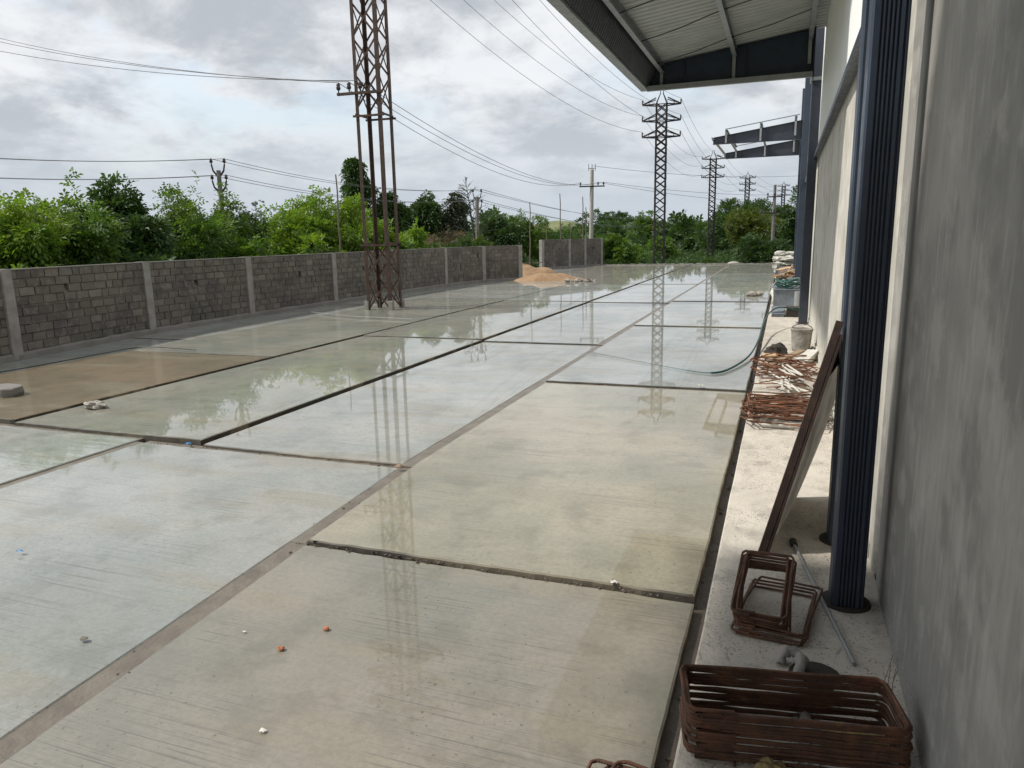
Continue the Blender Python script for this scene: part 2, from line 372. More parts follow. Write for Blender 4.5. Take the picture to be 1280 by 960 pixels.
def skew(x, y): return x+.05*(6.7-y) if (-3.9 < x < -3.5 and y < 6.7) else x      # the first long joint runs slightly out of line
def slab(x0, x1, y0, y1, z, tint, wet, ripple=0., side=False):
    """one cast slab, ragged edges; x edges may differ between near and far end"""
    m = MB(); nx = max(2, int((x1-x0)/.07)); ny = max(2, int((y1-y0)/.10)); sd_ = U(0, 100)
    def jit(x, y, k):
        a, b = (.020, .016) if k in (0, 2) else (.008, .005)
        return a*mnoise.noise(Vector((x*1.1+sd_, y*1.1, k)))+b*mnoise.noise(Vector((x*7, y*7, k+sd_)))
    ring = [(x0+(x1-x0)*i/nx, y0, 0) for i in range(nx)]+[(x1, y0+(y1-y0)*i/ny, 1) for i in range(ny)]+[(x1-(x1-x0)*i/nx, y1, 2) for i in range(nx)]+[(x0, y1-(y1-y0)*i/ny, 3) for i in range(ny)]
    pts = []
    for x, y, k in ring:
        j = jit(x, y, k)
        pts.append((skew(x, y), y+j) if k in (0, 2) else (skew(x+j, y), y))
    n = len(pts); e = .012
    cx, cy = (x0+x1)/2, (y0+y1)/2
    def inset(p, d): return (p[0]+(d if p[0] < cx else -d) if True else 0, p[1]+(d if p[1] < cy else -d))
    top = [(p[0], p[1], z-.010+.004*mnoise.noise(Vector((p[0]*5, p[1]*5, 9)))) for p in pts]
    inn = [(*inset(p, e), z) for p in pts]
    bot = [(p[0], p[1], -.12) for p in pts]
    m.add(bot+top, [(i, (i+1) % n, (i+1) % n+n, i+n) for i in range(n)])
    m.add(top+inn, [(i, (i+1) % n, (i+1) % n+n, i+n) for i in range(n)], True)
    m.add(inn, [tuple(range(n))])
    o = m.build('concrete_slab', M['slab']); me = o.data
    k = len(me.polygons)
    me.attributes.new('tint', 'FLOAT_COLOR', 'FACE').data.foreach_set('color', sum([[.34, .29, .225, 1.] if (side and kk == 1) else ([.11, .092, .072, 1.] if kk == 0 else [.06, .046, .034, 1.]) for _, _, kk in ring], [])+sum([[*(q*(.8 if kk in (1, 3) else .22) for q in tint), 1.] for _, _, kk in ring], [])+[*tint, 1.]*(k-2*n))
    me.attributes.new('wet', 'FLOAT', 'FACE').data.foreach_set('value', [.1]*(n)+[.2]*n+[wet]*(k-2*n))
    me.attributes.new('ripple', 'FLOAT', 'FACE').data.foreach_set('value', [ripple]*k)
    return tag(o, kind='structure')
NEAR = (.365, .325, .265); GREY = (.53, .525, .485); BLUE = (.46, .45, .415); BEI = (.475, .415, .305); BEI2 = (.44, .395, .325); BRN = (.30, .22, .125); OLV = (.40, .385, .315)
# lane beside the building
ln1 = [(-4, 4.58, 0, NEAR, .78), (4.615, 11.30, .030, BEI, .76), (11.345, 18.95, .055, BLUE, .80), (19.0, 25.95, .08, GREY, .95), (26.0, 35.4, .10, GREY, 1.05), (35.45, 44, .11, GREY, 1.05), (44.05, 56.8, .12, OLV, 1.05)]
for y0, y1, z, t_, w in ln1: slab(-3.625, -.45, y0, y1, z, t_, w)
ln2 = [(6.66, 15.56, .02, BLUE, .85), (15.61, 25.55, .045, GREY, .95), (25.6, 35.1, .065, GREY, 1.0), (35.15, 44.2, .08, GREY, 1.0), (44.25, 57, .09, BEI2, .9)]
slab(-7.38, -3.775, -4, 6.58, .002, BLUE, .74, .35, True)
for y0, y1, z, t_, w in ln2: slab(-6.50, -3.775, y0, y1, z, t_, w, 0, True)
slab(-10.9, -7.50, -3, 6.66, .015, GREY, .95, 1.2, True); slab(-14.9, -11.0, -3, 6.7, .01, OLV, .85, .8)
ln3 = [(6.74, 15.68, .05, OLV, .84), (15.74, 25.6, .07, OLV, .98), (25.66, 34.9, .085, GREY, 1.05), (34.96, 44.2, .095, BEI2, .95), (44.26, 57, .10, BEI2, .8)]
for y0, y1, z, t_, w in ln3: slab(-9.83, -6.60, y0, y1, z, t_, w)
ln4 = [(6.8, 12.25, .075, BRN, .80), (12.3, 19.9, .08, OLV, .92), (19.96, 26.3, .085, OLV, .98), (26.36, 34.9, .09, GREY, 1.0), (34.96, 46, .09, BEI2, .9), (46.06, 57, .09, BEI2, .8)]
for y0, y1, z, t_, w in ln4: slab(-13.75, -9.91, y0, y1, z, t_, w)
for y0, y1, z, w in [(5, 14.4, .0, .55), (14.5, 24.2, .0, .8), (24.3, 33.5, .0, 1.), (33.6, 47, .0, .8), (47.1, 57, .0, .8)]: slab(-18.2 if y0 > 30 else -16.3, -13.80, y0, y1, z, GREY, min(1, w+.3))
m = MB(); js = [(-4, -.006), (4.6, -.002), (6.62, .014), (11.3, .016), (15.58, .036), (19, .038), (25.57, .058), (35.1, .073), (56, .12)]
for (ya, z), (yb, _) in zip(js, js[1:]): m.box((-3.78, ya, -.11), (-3.62, yb, z))
m.box((-7.505, -4, -.11), (-7.375, 6.6, -.004)); m.box((-13.7, 6.57, -.11), (-7.51, 6.78, .0)); m.box((-7.37, 6.57, -.11), (-3.79, 6.70, -.012))
m.v = [(skew(x, y), y, z) for x, y, z in m.v]
tag(m.build('joint_strip', M['joint_mud']), kind='structure')
m = MB()
for i in range(40): m.box((-14+13.7*i/40, 57.05, -.4), (-14+13.7*(i+.96)/40, 57.25, .17+U(-.02, .02)), .01)
tag(m.build('kerb', M['post']), kind='structure')
# walkway along the building
m = MB(); nyk = 160
L_ = [(-.365+.008*mnoise.noise(Vector((0, i*.35, 3)))+.003*mnoise.noise(Vector((0, i*2.1, 5))), -4+44*i/nyk) for i in range(nyk+1)]
vs = []
for x, y in L_: vs += [(x, y, -.15), (x, y, .012), (x+.012, y, .02), (.70, y, .02)]
m.add(vs, [(4*i+k, 4*i+k+1, 4*i+k+5, 4*i+k+4) for i in range(nyk) for k in range(3)])
tag(m.build('walkway', M['apron']), kind='structure')
m = MB()
for i in range(420):
    y = U(2, 24)**1.0; c = (U(-.46, -.36), y, U(-.10, -.07)); r = U(.006, .02); m.lump(c, (r, r, r*.8), i, 6, .3)
for xa, xb, ya, yb, z, n in ((-3.6, -.5, 4.575, 4.60, .005, 110), (-3.6, -.5, 11.30, 11.33, .03, 90), (-13, -3.8, 6.60, 6.65, .0, 90), (-3.80, -3.6, 2.5, 15, -.004, 40)):
    for i in range(n):
        r = U(.004, .010)*(1.6 if U(0, 1) < .1 else 1); yy = U(ya, yb)+random.gauss(0, .010); xx = U(xa, xb); m.lump((skew(xx, yy) if xb < -3.5 else xx, yy, z+r*.2), (r*1.3, r, r*.8), i, 6, .35)
tag(m.build('gravel', M['mud']), kind='stuff')

# hills on the horizon and a dry mound
def hills():
    m = MB(); pts = []
    for i in range(121):
        a = radians(-20+i*1.35)
        for k, (d, hh) in enumerate(((420, -2), (520, 5), (640, 9.5), (900, 8))):
            x, y = -sin(a-.3)*d, cos(a-.3)*d
            z = hh*(.75+.8*mnoise.noise(Vector((x*.004, y*.004, 2)))) if k else -2
            pts.append((x, y, z))
    m.add(pts, [(4*i+k, 4*i+4+k, 4*i+5+k, 4*i+1+k) for i in range(120) for k in range(3)], True)
    tag(m.build('hills', M['hill']), kind='structure')
hills()
p = at(694, 300, 250)
m = MB(); m.lump((p.x, p.y, -2), (17, 14, 9.3), 3, 28, .08); tag(m.build('hill', M['pale_hill']), kind='structure')

# ------------------------------------------------------------------ boundary walls
def block_wall(name, label, pts, height, group=None, ncourse=9, holes=()):
    root = thing(name, label, 'wall', (*pts[0], 0), 0, group)
    o = Vector((*pts[0], 0)); post = []
    for b in range(len(pts)-1):
        A, B = Vector(pts[b]), Vector(pts[b+1]); ln = (B-A).length; d = (B-A)/ln; nrm = Vector((d.y, -d.x))   # towards the yard
        if nrm.x < 0: nrm = -nrm
        def P(s_, t_, z): q = A+d*s_-nrm*t_; return Vector((q.x, q.y, z))-o
        m = MB()
        def cell(s0, s1, t0, t1, z0, z1, j=0):
            vs = [P(s0+U(-j, j), t0+U(-j, j)*.8, z0), P(s1+U(-j, j), t0+U(-j, j)*.8, z0), P(s1, t1, z0), P(s0, t1, z0), P(s0+U(-j, j), t0+U(-j, j)*.8, z1), P(s1+U(-j, j), t0+U(-j, j)*.8, z1), P(s1, t1, z1), P(s0, t1, z1)]
            m.add(vs, [(0, 3, 2, 1), (4, 5, 6, 7), (0, 1, 5, 4), (1, 2, 6, 5), (2, 3, 7, 6), (3, 0, 4, 7)])
        z = .16; ch = (height-.16-.05)/ncourse
        for c in range(ncourse):
            if c == 5: cell(.1, ln-.1, .004, .196, z, z+.05); z += .05
            s = .1+(0 if c % 2 else .2)
            if s > .1: cell(.1, s-.012, .0, .2, z+.008, z+ch-.008, .004); cell(.1, s, .012, .188, z, z+ch)
            while s < ln-.1:
                w = U(.36, .44)
                if U(0, 1) < .12: w *= .55
                e = min(ln-.1, s+w)
                if e < ln-.1 and ln-.1-e < .12: e = ln-.1
                hole = c in (5, 6) and U(0, 1) < .07 and .4 < s < ln-.6
                if hole: e = s+.13
                if not hole:
                    pr = U(-.006, .006)
                    cell(s+.013, e-.013, pr, .2-pr, z+.012, z+ch-.012, .010); cell(s, e, .024, .176, z, z+ch)
                s = e
            z += ch
        m.build('block_panel', M['block'], root)
        m = MB()
        vs = []
        n = max(2, int(ln/.3))
        for i in range(n+1):
            s = ln*i/n; w = .05+.05*mnoise.noise(Vector((s*2+b*9, 1, 0))); hh = .16+.03*mnoise.noise(Vector((s*3+b*5, 4, 0)))
            vs += [P(s, -w-.04, -.2), P(s, -w, hh-.05), P(s, -.0, hh), P(s, .22, hh), P(s, .26, -.2)]
        m.add(vs, [(5*i+k, 5*i+k+1, 5*i+k+6, 5*i+k+5) for i in range(n) for k in range(4)])
        m.build('plinth', M['plinth'], root)
        m = MB(); cell(.08, ln-.08, -.012, .212, height-.004, height+.022, .003); m.build('coping', M['plinth'], root)
    for b, q in enumerate(pts):
        A = Vector(pts[max(0, b-1)]); B = Vector(pts[min(len(pts)-1, b+1)]); d = (B-A).normalized(); nrm = Vector((d.y, -d.x)); nrm = nrm if nrm.x > 0 else -nrm
        m = MB(); c = Vector(q)
        vs = []
        for z in (-.2, .5, 1.1, height+.03):
            for i, j in ((-.125, -.05), (.125, -.05), (.125, .23), (-.125, .23)):
                k = c+d*i-nrm*j; vs.append((k.x-o.x+U(-.006, .006), k.y-o.y+U(-.006, .006), z))
        m.add(vs, [(r*4+k, r*4+(k+1) % 4, r*4+4+(k+1) % 4, r*4+4+k) for r in range(3) for k in range(4)]+[(12, 13, 14, 15)])
        m.build('post', M['post'], root)
    return root
block_wall('boundary_wall', 'long grey concrete block boundary wall with pale posts along left side of wet yard',
           [(-14.6, 2.4), (-15.05, 6.6), (-15.55, 10.95), (-16.25, 15.3), (-16.35, 19.5), (-16.35, 24.35), (-16.3, 29.3), (-16.2, 34.1), (-15.55, 37.6), (-14.05, 39.4)], 1.93)
block_wall('boundary_wall', 'short block wall section standing alone beyond the gap and sand heap',
           [(-16.8, 52.1), (-15.55, 54.9), (-14.75, 56.6), (-13.85, 58.4)], 2.15)

# ------------------------------------------------------------------ lattice towers
TW = .44
def lattice(name, label, x, y, z0, top, mats, gap=None, detail=True, rz=0, armL=1.12, cell=1.05):
    root = thing(name, label, 'power tower', (x, y, z0), rz, 'lattice towers of the power line'); Ht = top-z0
    tz = Ht-.75
    lg = []
    for sx in (-1, 1):
        for sy in (-1, 1):
            m = MB(); m.angle((sx*TW, sy*TW, -.2), (sx*TW, sy*TW, tz), .11 if detail else .125, (-sx, 0, 0), (0, -sy, 0), .02); m.angle((sx*TW, sy*TW, tz), (sx*.12, sy*.12, Ht), .06, (-sx, 0, 0), (0, -sy, 0), .01)
            m.build('leg', mats, root)
    n = round(tz/cell)
    for f, (ax, sgn) in enumerate(((0, -1), (0, 1), (1, -1), (1, 1))):
        m = MB()
        for i in range(n):
            a, b = tz*i/n, tz*(i+1)/n
            if gap and b > gap[0] and a < gap[1]: continue
            e = sgn*(TW-.012)
            e2 = sgn*(TW-(.0235 if detail else .096))
            for (u0_, u1_, ee) in ((-TW, TW, e), (TW, -TW, e2)):
                p_ = (u0_*.95, ee, a) if ax == 0 else (ee, u0_*.95, a); q_ = (u1_*.95, ee, b) if ax == 0 else (ee, u1_*.95, b)
                m.bar(p_, q_, .062, .012, (0, 1, 0) if ax == 0 else (1, 0, 0)) if detail else m.bar(p_, q_, .07)
            if gap and b <= gap[0] and tz*(i+2)/n > gap[0]: m.build('bracing', mats, root); m = MB()
        m.build('bracing', mats, root)
    if gap:
        for z in (2.15, gap[1]):
            m = MB()
            for s in (-1, 1): m.bar((-TW-.1, s*TW, z), (TW+.1, s*TW, z), .07, .06); m.bar((s*TW, -TW, z+.06), (s*TW, TW, z+.06), .06, .05)
            m.build('horizontal_frame', mats, root)
    tips = []
    for k in range(3):
        z = Ht-.85-k*1.18
        m = MB()
        for s in (-1, 1):
            tip = Vector((s*(TW+armL), 0, z+.02))
            for q in (-1, 1):
                m.bar((s*TW, q*TW, z), tip, .085); m.bar((s*TW, q*TW, z+.45), tip+Vector((0, 0, .03)), .07)
                m.bar((s*(TW+armL*.5), q*TW*.5, z), (s*(TW+armL*.5), q*TW*.5, z+.24), .035)
        for q in (-1, 1): m.bar((-TW, q*TW, z), (TW, q*TW, z), .06)
        arm = m.build('crossarm', mats, root)
        for s in (-1, 1):
            i_ = MB(); i_.lathe([(.001, 0), (.05, 0), (.06, .08), (.035, .11), (.075, .16), (.04, .2), (.065, .26), (.03, .34), (.001, .36)], (s*(TW+armL), 0, z+.05), 8)
            i_.build('insulator', M['insul'], arm)
            tips.append(Matrix.Rotation(rz, 3, 'Z') @ Vector((s*(TW+armL), 0, z+.42))+Vector((x, y, z0)))
    m = MB(); m.tube([(-.12, 0, Ht), (-.1, 0, Ht+.2), (0, 0, Ht+.28), (.1, 0, Ht+.2), (.12, 0, Ht)], .03); m.build('top_hoop', mats, root)
    return root, tips
rz = radians(10)
T1, tips1 = lattice('lattice_tower', 'tall rusty lattice tower standing in the yard in front of the block wall', -12.8, 22.0, .085, 15.9, M['rust_tower'], (3.2, 6.25), rz=radians(4), cell=1.06)
arm_z = 6.95
m = MB(); m.bar((-1.05, -.46, arm_z), (.55, -.46, arm_z), .09, .08); low = m.build('crossarm', M['rust_tower'], T1)
lv = []
for xx in (-1.0, -.62, -.22):
    i_ = MB(); i_.lathe([(.001, 0), (.02, 0), (.02, .08), (.06, .1), (.075, .17), (.05, .2), (.07, .25), (.03, .3), (.001, .31)], (xx, -.46, arm_z+.04), 10)
    i_.build('insulator', M['insul'], low); lv.append(Vector((-12.8+xx, 21.54, arm_z+.46)))
for sx in (-1, 1):
    for sy in (-1, 1): m = MB(); m.box((sx*TW-.07, sy*TW-.07, -.05), (sx*TW+.07, sy*TW+.07, .30), .015); m.build('footing', M['post'], T1)
towers = [tips1]
for (px, py, d, lab) in ((827.5, 112, 60.1, 'dark lattice tower with three cross arms rising beyond the far end of the yard'),
                          (892, 188, 104, 'second farther lattice tower, just left of the bare canopy frame'),
                          (935, 215, 150, 'small distant lattice tower rising behind the yellowish green tree'),
                          (980, 227, 205, 'most distant tiny lattice tower beside the dark tree by the building')):
    p = at(px, py, d); r_, tp = lattice('lattice_tower', lab, p.x, p.y, -1.0, p.z-.25, M['tower_grey'], None, False, rz, 1.0, .64); towers.append(tp)
tower_T2 = towers[1]

def wire(name, label, a, b, sag, r, group, n=20):
    a = Vector(a); b = Vector(b); pts = [a.lerp(b, i/n)-Vector((0, 0, sag*4*(i/n)*(1-i/n))) for i in range(n+1)]
    m = MB(); m.tube([p-a for p in pts], r, 4); o = m.build(name, M['wire'], None, a)
    return tag(o, label, 'wire', group)
span = ['thin overhead wire running from the rusty yard tower to the dark tower beyond it', 'overhead wire between the dark tower and the second farther tower',
        'distant overhead wire between the second tower and the small tower behind the yellowish tree', 'faint overhead wire running to the most distant tower']
for k in range(4):
    for i in range(6):
        a, b = towers[k][i], towers[k+1][i]
        wire('power_line', span[k], a, b, (1.5, 1.3, 1.2, 1.2)[k], (.012, .014, .016, .02)[k], 'high wires, span %s from the yard' % ('one', 'two', 'three', 'four')[k])

# ------------------------------------------------------------------ utility poles
def pole_obj(label, base, top, r0_, r1_, mat, kind, lean=(0, 0), rz=0):
    root = thing('utility_pole', label, 'utility pole', base, rz); h = top-base[2]; tips = []
    m = MB(); m.tube([(0, 0, -.3), (lean[0]*.5, lean[1]*.5, h*.5), (lean[0], lean[1], h)], [r0_, (r0_+r1_)/2, r1_], 8); m.build('shaft', mat, root)
    lx, ly = lean
    def ins(par, p, s=1.):
        i_ = MB(); i_.lathe([(.001, 0), (.02*s, 0), (.02*s, .06*s), (.06*s, .08*s), (.07*s, .14*s), (.045*s, .17*s), (.06*s, .21*s), (.001, .25*s)], p, 8); i_.build('insulator', M['insul'], par)
        tips.append(Matrix.Rotation(rz, 3, 'Z') @ (Vector(p)+Vector((0, 0, .22*s)))+Vector(base))
    if kind == 'V':
        for z, s in ((h, .25), (h-.62, .27)):
            m = MB()
            for q in (-1, 1): m.bar((lx, ly, z-.28), (lx+q*s*.8, ly, z-.02), .06); m.bar((lx+q*s*.8, ly, z-.02), (lx+q*s, ly, z+.22), .05)
            a = m.build('crossarm', M['tower_grey'], root)
            for q in (-1, 1): ins(a, (lx+q*s, ly, z+.22))
    elif kind == 'T':
        m = MB(); m.bar((lx-1.05, ly-.12, h-1.35), (lx+1.05, ly-.12, h-1.35), .12, .1); a = m.build('crossarm', M['tower_grey'], root)
        for q in (-.95, .5, .95): ins(a, (lx+q, ly-.12, h-1.3), 1.2)
        m = MB(); m.bar((lx-.3, ly, h+.1), (lx+.3, ly, h+.1), .05)
        for q in (-.28, 0, .28): m.bar((lx+q, ly, h-.1), (lx+q, ly, h+.45), .04)
        m.build('top_bracket', M['tower_grey'], root); tips.append(Vector(base)+Vector((lx, ly, h+.3)))
    elif kind == 'D':
        for z, w in ((h-1.1, .7), (h-2.6, 1.25)):
            m = MB(); m.bar((lx-w, ly-.12, z), (lx+w, ly-.12, z), .1, .1); a = m.build('crossarm', M['tower_grey'], root)
            for q in (-.9, 0, .9): ins(a, (lx+q*w, ly-.12, z+.05), 1.3)
    return tips
pA = at(273, 213, 32); tA = pole_obj('grey concrete pole with two v shaped insulator brackets rising from bright trees', (pA.x, pA.y, -.4), pA.z, .11, .085, M['pole_dark'], 'V', rz=.45)
pB = at(594, 246, 46); tB = pole_obj('weathered pole with splayed brackets standing behind the wall near dry bushes', (pB.x, pB.y, -.4), pB.z, .13, .10, M['pole_dark'], 'V', (.12, 0), rz=.4)
pC = at(738.5, 212, 63); tC = pole_obj('pale concrete pole with single cross arm behind the short wall section', (pC.x, pC.y, -.6), pC.z, .19, .15, M['pole'], 'T', (.1, 0), rz=.25)
pD = at(969, 231, 76); tD = pole_obj('grey pole with two cross arms beside the yellowish green tree', (pD.x, pD.y, -.6), pD.z, .17, .13, M['pole_dark'], 'D', rz=.1)
pE = at(850.5, 268, 150); tE = pole_obj('tiny distant pole with v shaped bracket above the far treetops', (pE.x, pE.y, -1), pE.z, .2, .16, M['pole_dark'], 'V', rz=.2)
# low-voltage line: out of the frame at left - rusty tower - pale pole - onwards
for i, (py0) in enumerate((38, 43, 56)):
    q = at(-40, py0, 40-i*2); wire('power_line', 'wire crossing the sky from left edge to the low arm of rusty tower', q, lv[i], .35, .010, 'low wires left of the rusty tower')
for i in range(3): wire('power_line', 'wire from the low arm of rusty tower down to the pale concrete pole', lv[i], tC[i], 1.3, .012, 'low wires between rusty tower and pale pole')
for i, (a_, py1) in enumerate(((3, 213), (2, 237), (1, 252))):
    q = at(1075, py1, 95); wire('power_line', 'faint wire running from the pale pole rightwards behind the building', tC[a_], q, .8, .014, 'wires right of the pale pole')
for i, a_ in enumerate(tA):
    q = at(-30, (196, 197, 221, 222)[i], 34); wire('power_line', 'wire from the v bracket pole leftwards out of the frame', q, a_, .12, .009, 'wires left of the v bracket pole')
    wire('power_line', 'wire between the v bracket pole and weathered pole behind the tower', a_, tB[i], .5, .010, 'wires between the two bracket poles')
    q = at(830, (268, 270, 278, 280)[i], 120); wire('power_line', 'faint wire from the weathered bracket pole towards the far treetops', tB[i], q, 1., .014, 'wires beyond the weathered pole')

# bamboo uprights
def bamboo(label, px, y0, y1, d, r=.035, lean=0, cross=None):
    b = at(px, y0, d); t = at(px+lean, y1, d); b.z = -.4
    root = thing('bamboo_pole', label, 'bamboo pole', b); m = MB(); dv = t-b
    pts = [dv*(i/8)+Vector((.02*sin(i*2.1), 0, 0)) for i in range(9)]; m.tube(pts, [r*(1-.45*i/8) for i in range(9)], 6); m.build('cane', M['bamboo'], root)
    if cross:
        m = MB(); m.bar((-cross*.7, 0, 1.15), (cross, .1, 1.2), .05); m.build('crosspiece', M['bamboo'], root)
bamboo('thin bamboo pole with short crosspiece standing at the gap in the wall', 662.5, 345, 253, 47, .05, 0, .9)
bamboo('bare thin pole leaning above bright treetops left of the rusty tower', 424, 300, 218, 33, .05, -4)
bamboo('tall bare bamboo pole behind the left end of the short wall', 701, 300, 242, 60, .06, -1)
bamboo('short bamboo stick just visible above the short wall middle', 715, 300, 281, 60, .05, -2)
bamboo('tall bare bamboo pole just left of the pale concrete pole', 728.5, 300, 246, 61, .06, 0)
bamboo('medium bamboo pole between tall bamboo and the pale concrete pole', 732.5, 300, 259, 61.5, .06, 0)
bamboo('low bamboo stick above left post of the short wall', 683, 300, 279, 59, .045, 0)

# ------------------------------------------------------------------ vegetation
def spray(m, c, d, ln, lw, n=5, droop=.35):
    """a twig with paired leaflets"""
    d = d.normalized(); side = d.cross(Vector((0, 0, 1)))
    side = side.normalized() if side.length > 1e-3 else Vector((1, 0, 0)); nn = side.cross(d)
    tw = U(-1.2, 1.2); s2 = side*cos(tw)+nn*sin(tw); n2 = nn*cos(tw)-side*sin(tw)
    vs = []; fs = []
    for i in range(n):
        t = (i+.6)/n; q = c+d*(ln*t)-Vector((0, 0, droop*ln*t*t))
        if i == n-1: dirv = d-Vector((0, 0, droop))
        else: dirv = (s2 if i % 2 else -s2)*.85+d*.5+n2*U(-.25, .25)
        dirv = dirv.normalized(); w = dirv.cross(n2).normalized()*(lw*.5); L2 = lw*U(1.7, 2.6)
        k = len(vs); vs += [q, q+dirv*(L2*.5)+w, q+dirv*L2-Vector((0, 0, L2*.15)), q+dirv*(L2*.5)-w]; fs.append((k, k+1, k+2, k+3))
    m.add(vs, fs)
def crown(blobs, sprays, ln, lw, droop=.35, nl=5, shoots=0):
    """blobs: (center, radii); leaves thicker on the outside of each clump"""
    m = MB(); vol = [b[1][0]*b[1][1]+b[1][0]*b[1][2] for b in blobs]; tot = sum(vol)
    for (c, r), v in zip(blobs, vol):
        c = Vector(c)
        sub = []
        for _ in range(max(5, int(9*v/tot*len(blobs)))):
            d = Vector((random.gauss(0, 1), random.gauss(0, 1), random.gauss(0, 1))).normalized(); k = U(.45, 1.0)
            sub.append((c+Vector((d.x*r[0], d.y*r[1], d.z*r[2]))*k, min(r)*U(.28, .5)))
        n = int(sprays*v/tot)
        for _ in range(n):
            q, rr = random.choice(sub)
            d = Vector((random.gauss(0, 1), random.gauss(0, 1), random.gauss(0, 1)+.15)).normalized()
            p_ = q+d*rr*U(.35, 1.05)
            spray(m, p_, (d+(p_-c)*.3/max(r)+Vector((U(-.5, .5), U(-.5, .5), U(-.3, .4)))), ln*U(.7, 1.3), lw*U(.75, 1.25), nl, droop)
    for _ in range(shoots):
        c, r = random.choice(blobs); a = U(0, 2*pi); b = Vector(c)+Vector((cos(a)*r[0]*U(.2, .9), sin(a)*r[1]*U(.2, .9), r[2]*U(.6, .9)))
        d = Vector((cos(a)*U(0, .5), sin(a)*U(0, .5), 1)).normalized(); hh = U(.3, .9)*min(1.2, r[2])
        for i in range(9): spray(m, b+d*hh*i/8, Vector((U(-1, 1), U(-1, 1), .5)), ln*(1-.05*i), lw, nl, droop)
    return m
def trunk(h, r, limbs, seed):
    m = MB(); rs = random.Random(seed); ph = rs.uniform(0, 6)
    pts = [Vector((.08*h*sin(i*.9+ph)*i/6*.5, .06*h*cos(i*1.1+ph)*i/6*.5, h*i/6)) for i in range(7)]
    m.tube(pts, [r*(1-.7*i/6) for i in range(7)], 7)
    for c in limbs:
        k = rs.randint(2, 4); a = pts[k]; c = Vector(c); mid = a.lerp(c, .5)+Vector((0, 0, -.1*(c-a).length))
        m.tube([a, mid, c], [r*.45, r*.3, r*.1], 5)
    return m
def make_tree(name, label, cat, base, blobs, sprays, ln, lw, mat, th, tr, droop=.35, nl=5, shoots=0, group=None, parts=('trunk', 'crown')):
    root = thing(name, label, cat, base, 0, group)
    trunk(th, tr, [b[0] for b in blobs], len(label)).build(parts[0], M['bark'], root)
    crown(blobs, sprays, ln, lw, droop, nl, shoots).build(parts[1], mat, root)
    return root
def auto_blobs(h, w, z0, n, seed, dep=None, flat=.7):
    rs = random.Random(seed); out = []; dep = dep or w
    for i in range(n):
        a = 2*pi*i/n+rs.uniform(-.5, .5); k = rs.uniform(.15, .62); z = z0+(h-z0)*rs.uniform(.22, .74)
        f = 1-.45*abs((z-z0)/(h-z0)-.4)
        r = rs.uniform(.30, .44)*w*.62
        out.append(((cos(a)*w*.5*k*1.25*f, sin(a)*dep*.5*k*1.25*f, z), (r, r, min(r*flat*1.15, (h-z)*.95))))
    out.append(((rs.uniform(-.12, .12)*w, 0, h-(h-z0)*.27), (w*.26, dep*.26, (h-z0)*.27)))
    return out
TG = 'trees beyond the boundary wall'
def tree_px(name, label, px, pytop, wpx, dist, mat, sprays=2600, ln=.34, lw=.085, z0=.5, seed=1, group=TG, nb=7, shoots=6, droop=.35, cat='tree', dep=None, tr=.09, zb=-.4):
    t = at(px, pytop, dist); h = t.z-zb; w = wpx/F*dist
    return make_tree(name, label, cat, (t.x, t.y, zb), auto_blobs(h, w, z0, nb, seed, dep), sprays, ln, lw, mat, h*.6, tr, droop, 5, shoots, group)
tree_px('broadleaf_tree', 'bright yellow green tree at the left edge behind the wall', 8, 246, 130, 24.5, M['leaf_bright'], 4030, 0.292, 0.0663, .4, 11)
tree_px('broadleaf_tree', 'large mid green tree with tall top shoots, second from left edge', 68, 236, 140, 26, M['leaf_mid'], 4960, 0.31, 0.0702, .4, 12, shoots=12)
tree_px('broadleaf_tree', 'round dark leafy tree rising between lighter trees left of bracket pole', 140, 230, 105, 27.5, M['leaf_dark'], 4340, 0.275, 0.0858, .8, 13, shoots=3)
tree_px('broadleaf_tree', 'spreading mid green tree just left of the bracket pole', 222, 243, 125, 29, M['leaf_mid'], 4650, 0.31, 0.0624, .3, 14, shoots=10)
tree_px('broadleaf_tree', 'slender light green tree growing around the bracket pole', 277, 240, 62, 31.5, M['leaf_mid'], 1705, 0.31, 0.0624, .8, 15, shoots=10, nb=5)
tree_px('broadleaf_tree', 'small dark tree peeping out right of the bracket pole', 318, 262, 60, 34, M['leaf_dark'], 2015, 0.292, 0.0702, .6, 16)
tree_px('broadleaf_tree', 'wide glossy bright green tree left of the rusty tower', 383, 249, 160, 36, M['leaf_bright'], 6665, 0.31, 0.078, .3, 17, shoots=12, nb=9)
tree_px('broadleaf_tree', 'bright green tree partly hidden behind the rusty tower', 470, 266, 105, 40, M['leaf_bright'], 4030, 0.31, 0.078, .3, 18)
tree_px('broadleaf_tree', 'low bright green tree just right of the rusty tower', 512, 284, 50, 42, M['leaf_bright'], 1860, 0.292, 0.0741, .3, 19)
tree_px('eucalyptus_tree', 'tall narrow dark eucalyptus rising above others behind the rusty tower', 444, 197, 34, 56, M['leaf_dark'], 2945, 0.43, 0.101, 2.2, 20, nb=7, droop=.9, shoots=2, tr=.16)
tree_px('eucalyptus_tree', 'dark eucalyptus clump directly behind the upper rusty tower legs', 486, 238, 58, 56, M['leaf_dark'], 2945, 0.43, 0.101, 1.6, 21, nb=7, droop=.9, tr=.16)
tree_px('eucalyptus_tree', 'dark loose eucalyptus right of the rusty tower', 532, 241, 52, 57, M['leaf_dark'], 3100, 0.43, 0.101, 1.4, 22, nb=7, droop=.9, tr=.16)
tree_px('eucalyptus_tree', 'dark leaning eucalyptus beside the bare feathery tree', 563, 239, 46, 58, M['leaf_grey'], 2635, 0.43, 0.0936, 1.4, 23, nb=7, droop=.9, tr=.16)
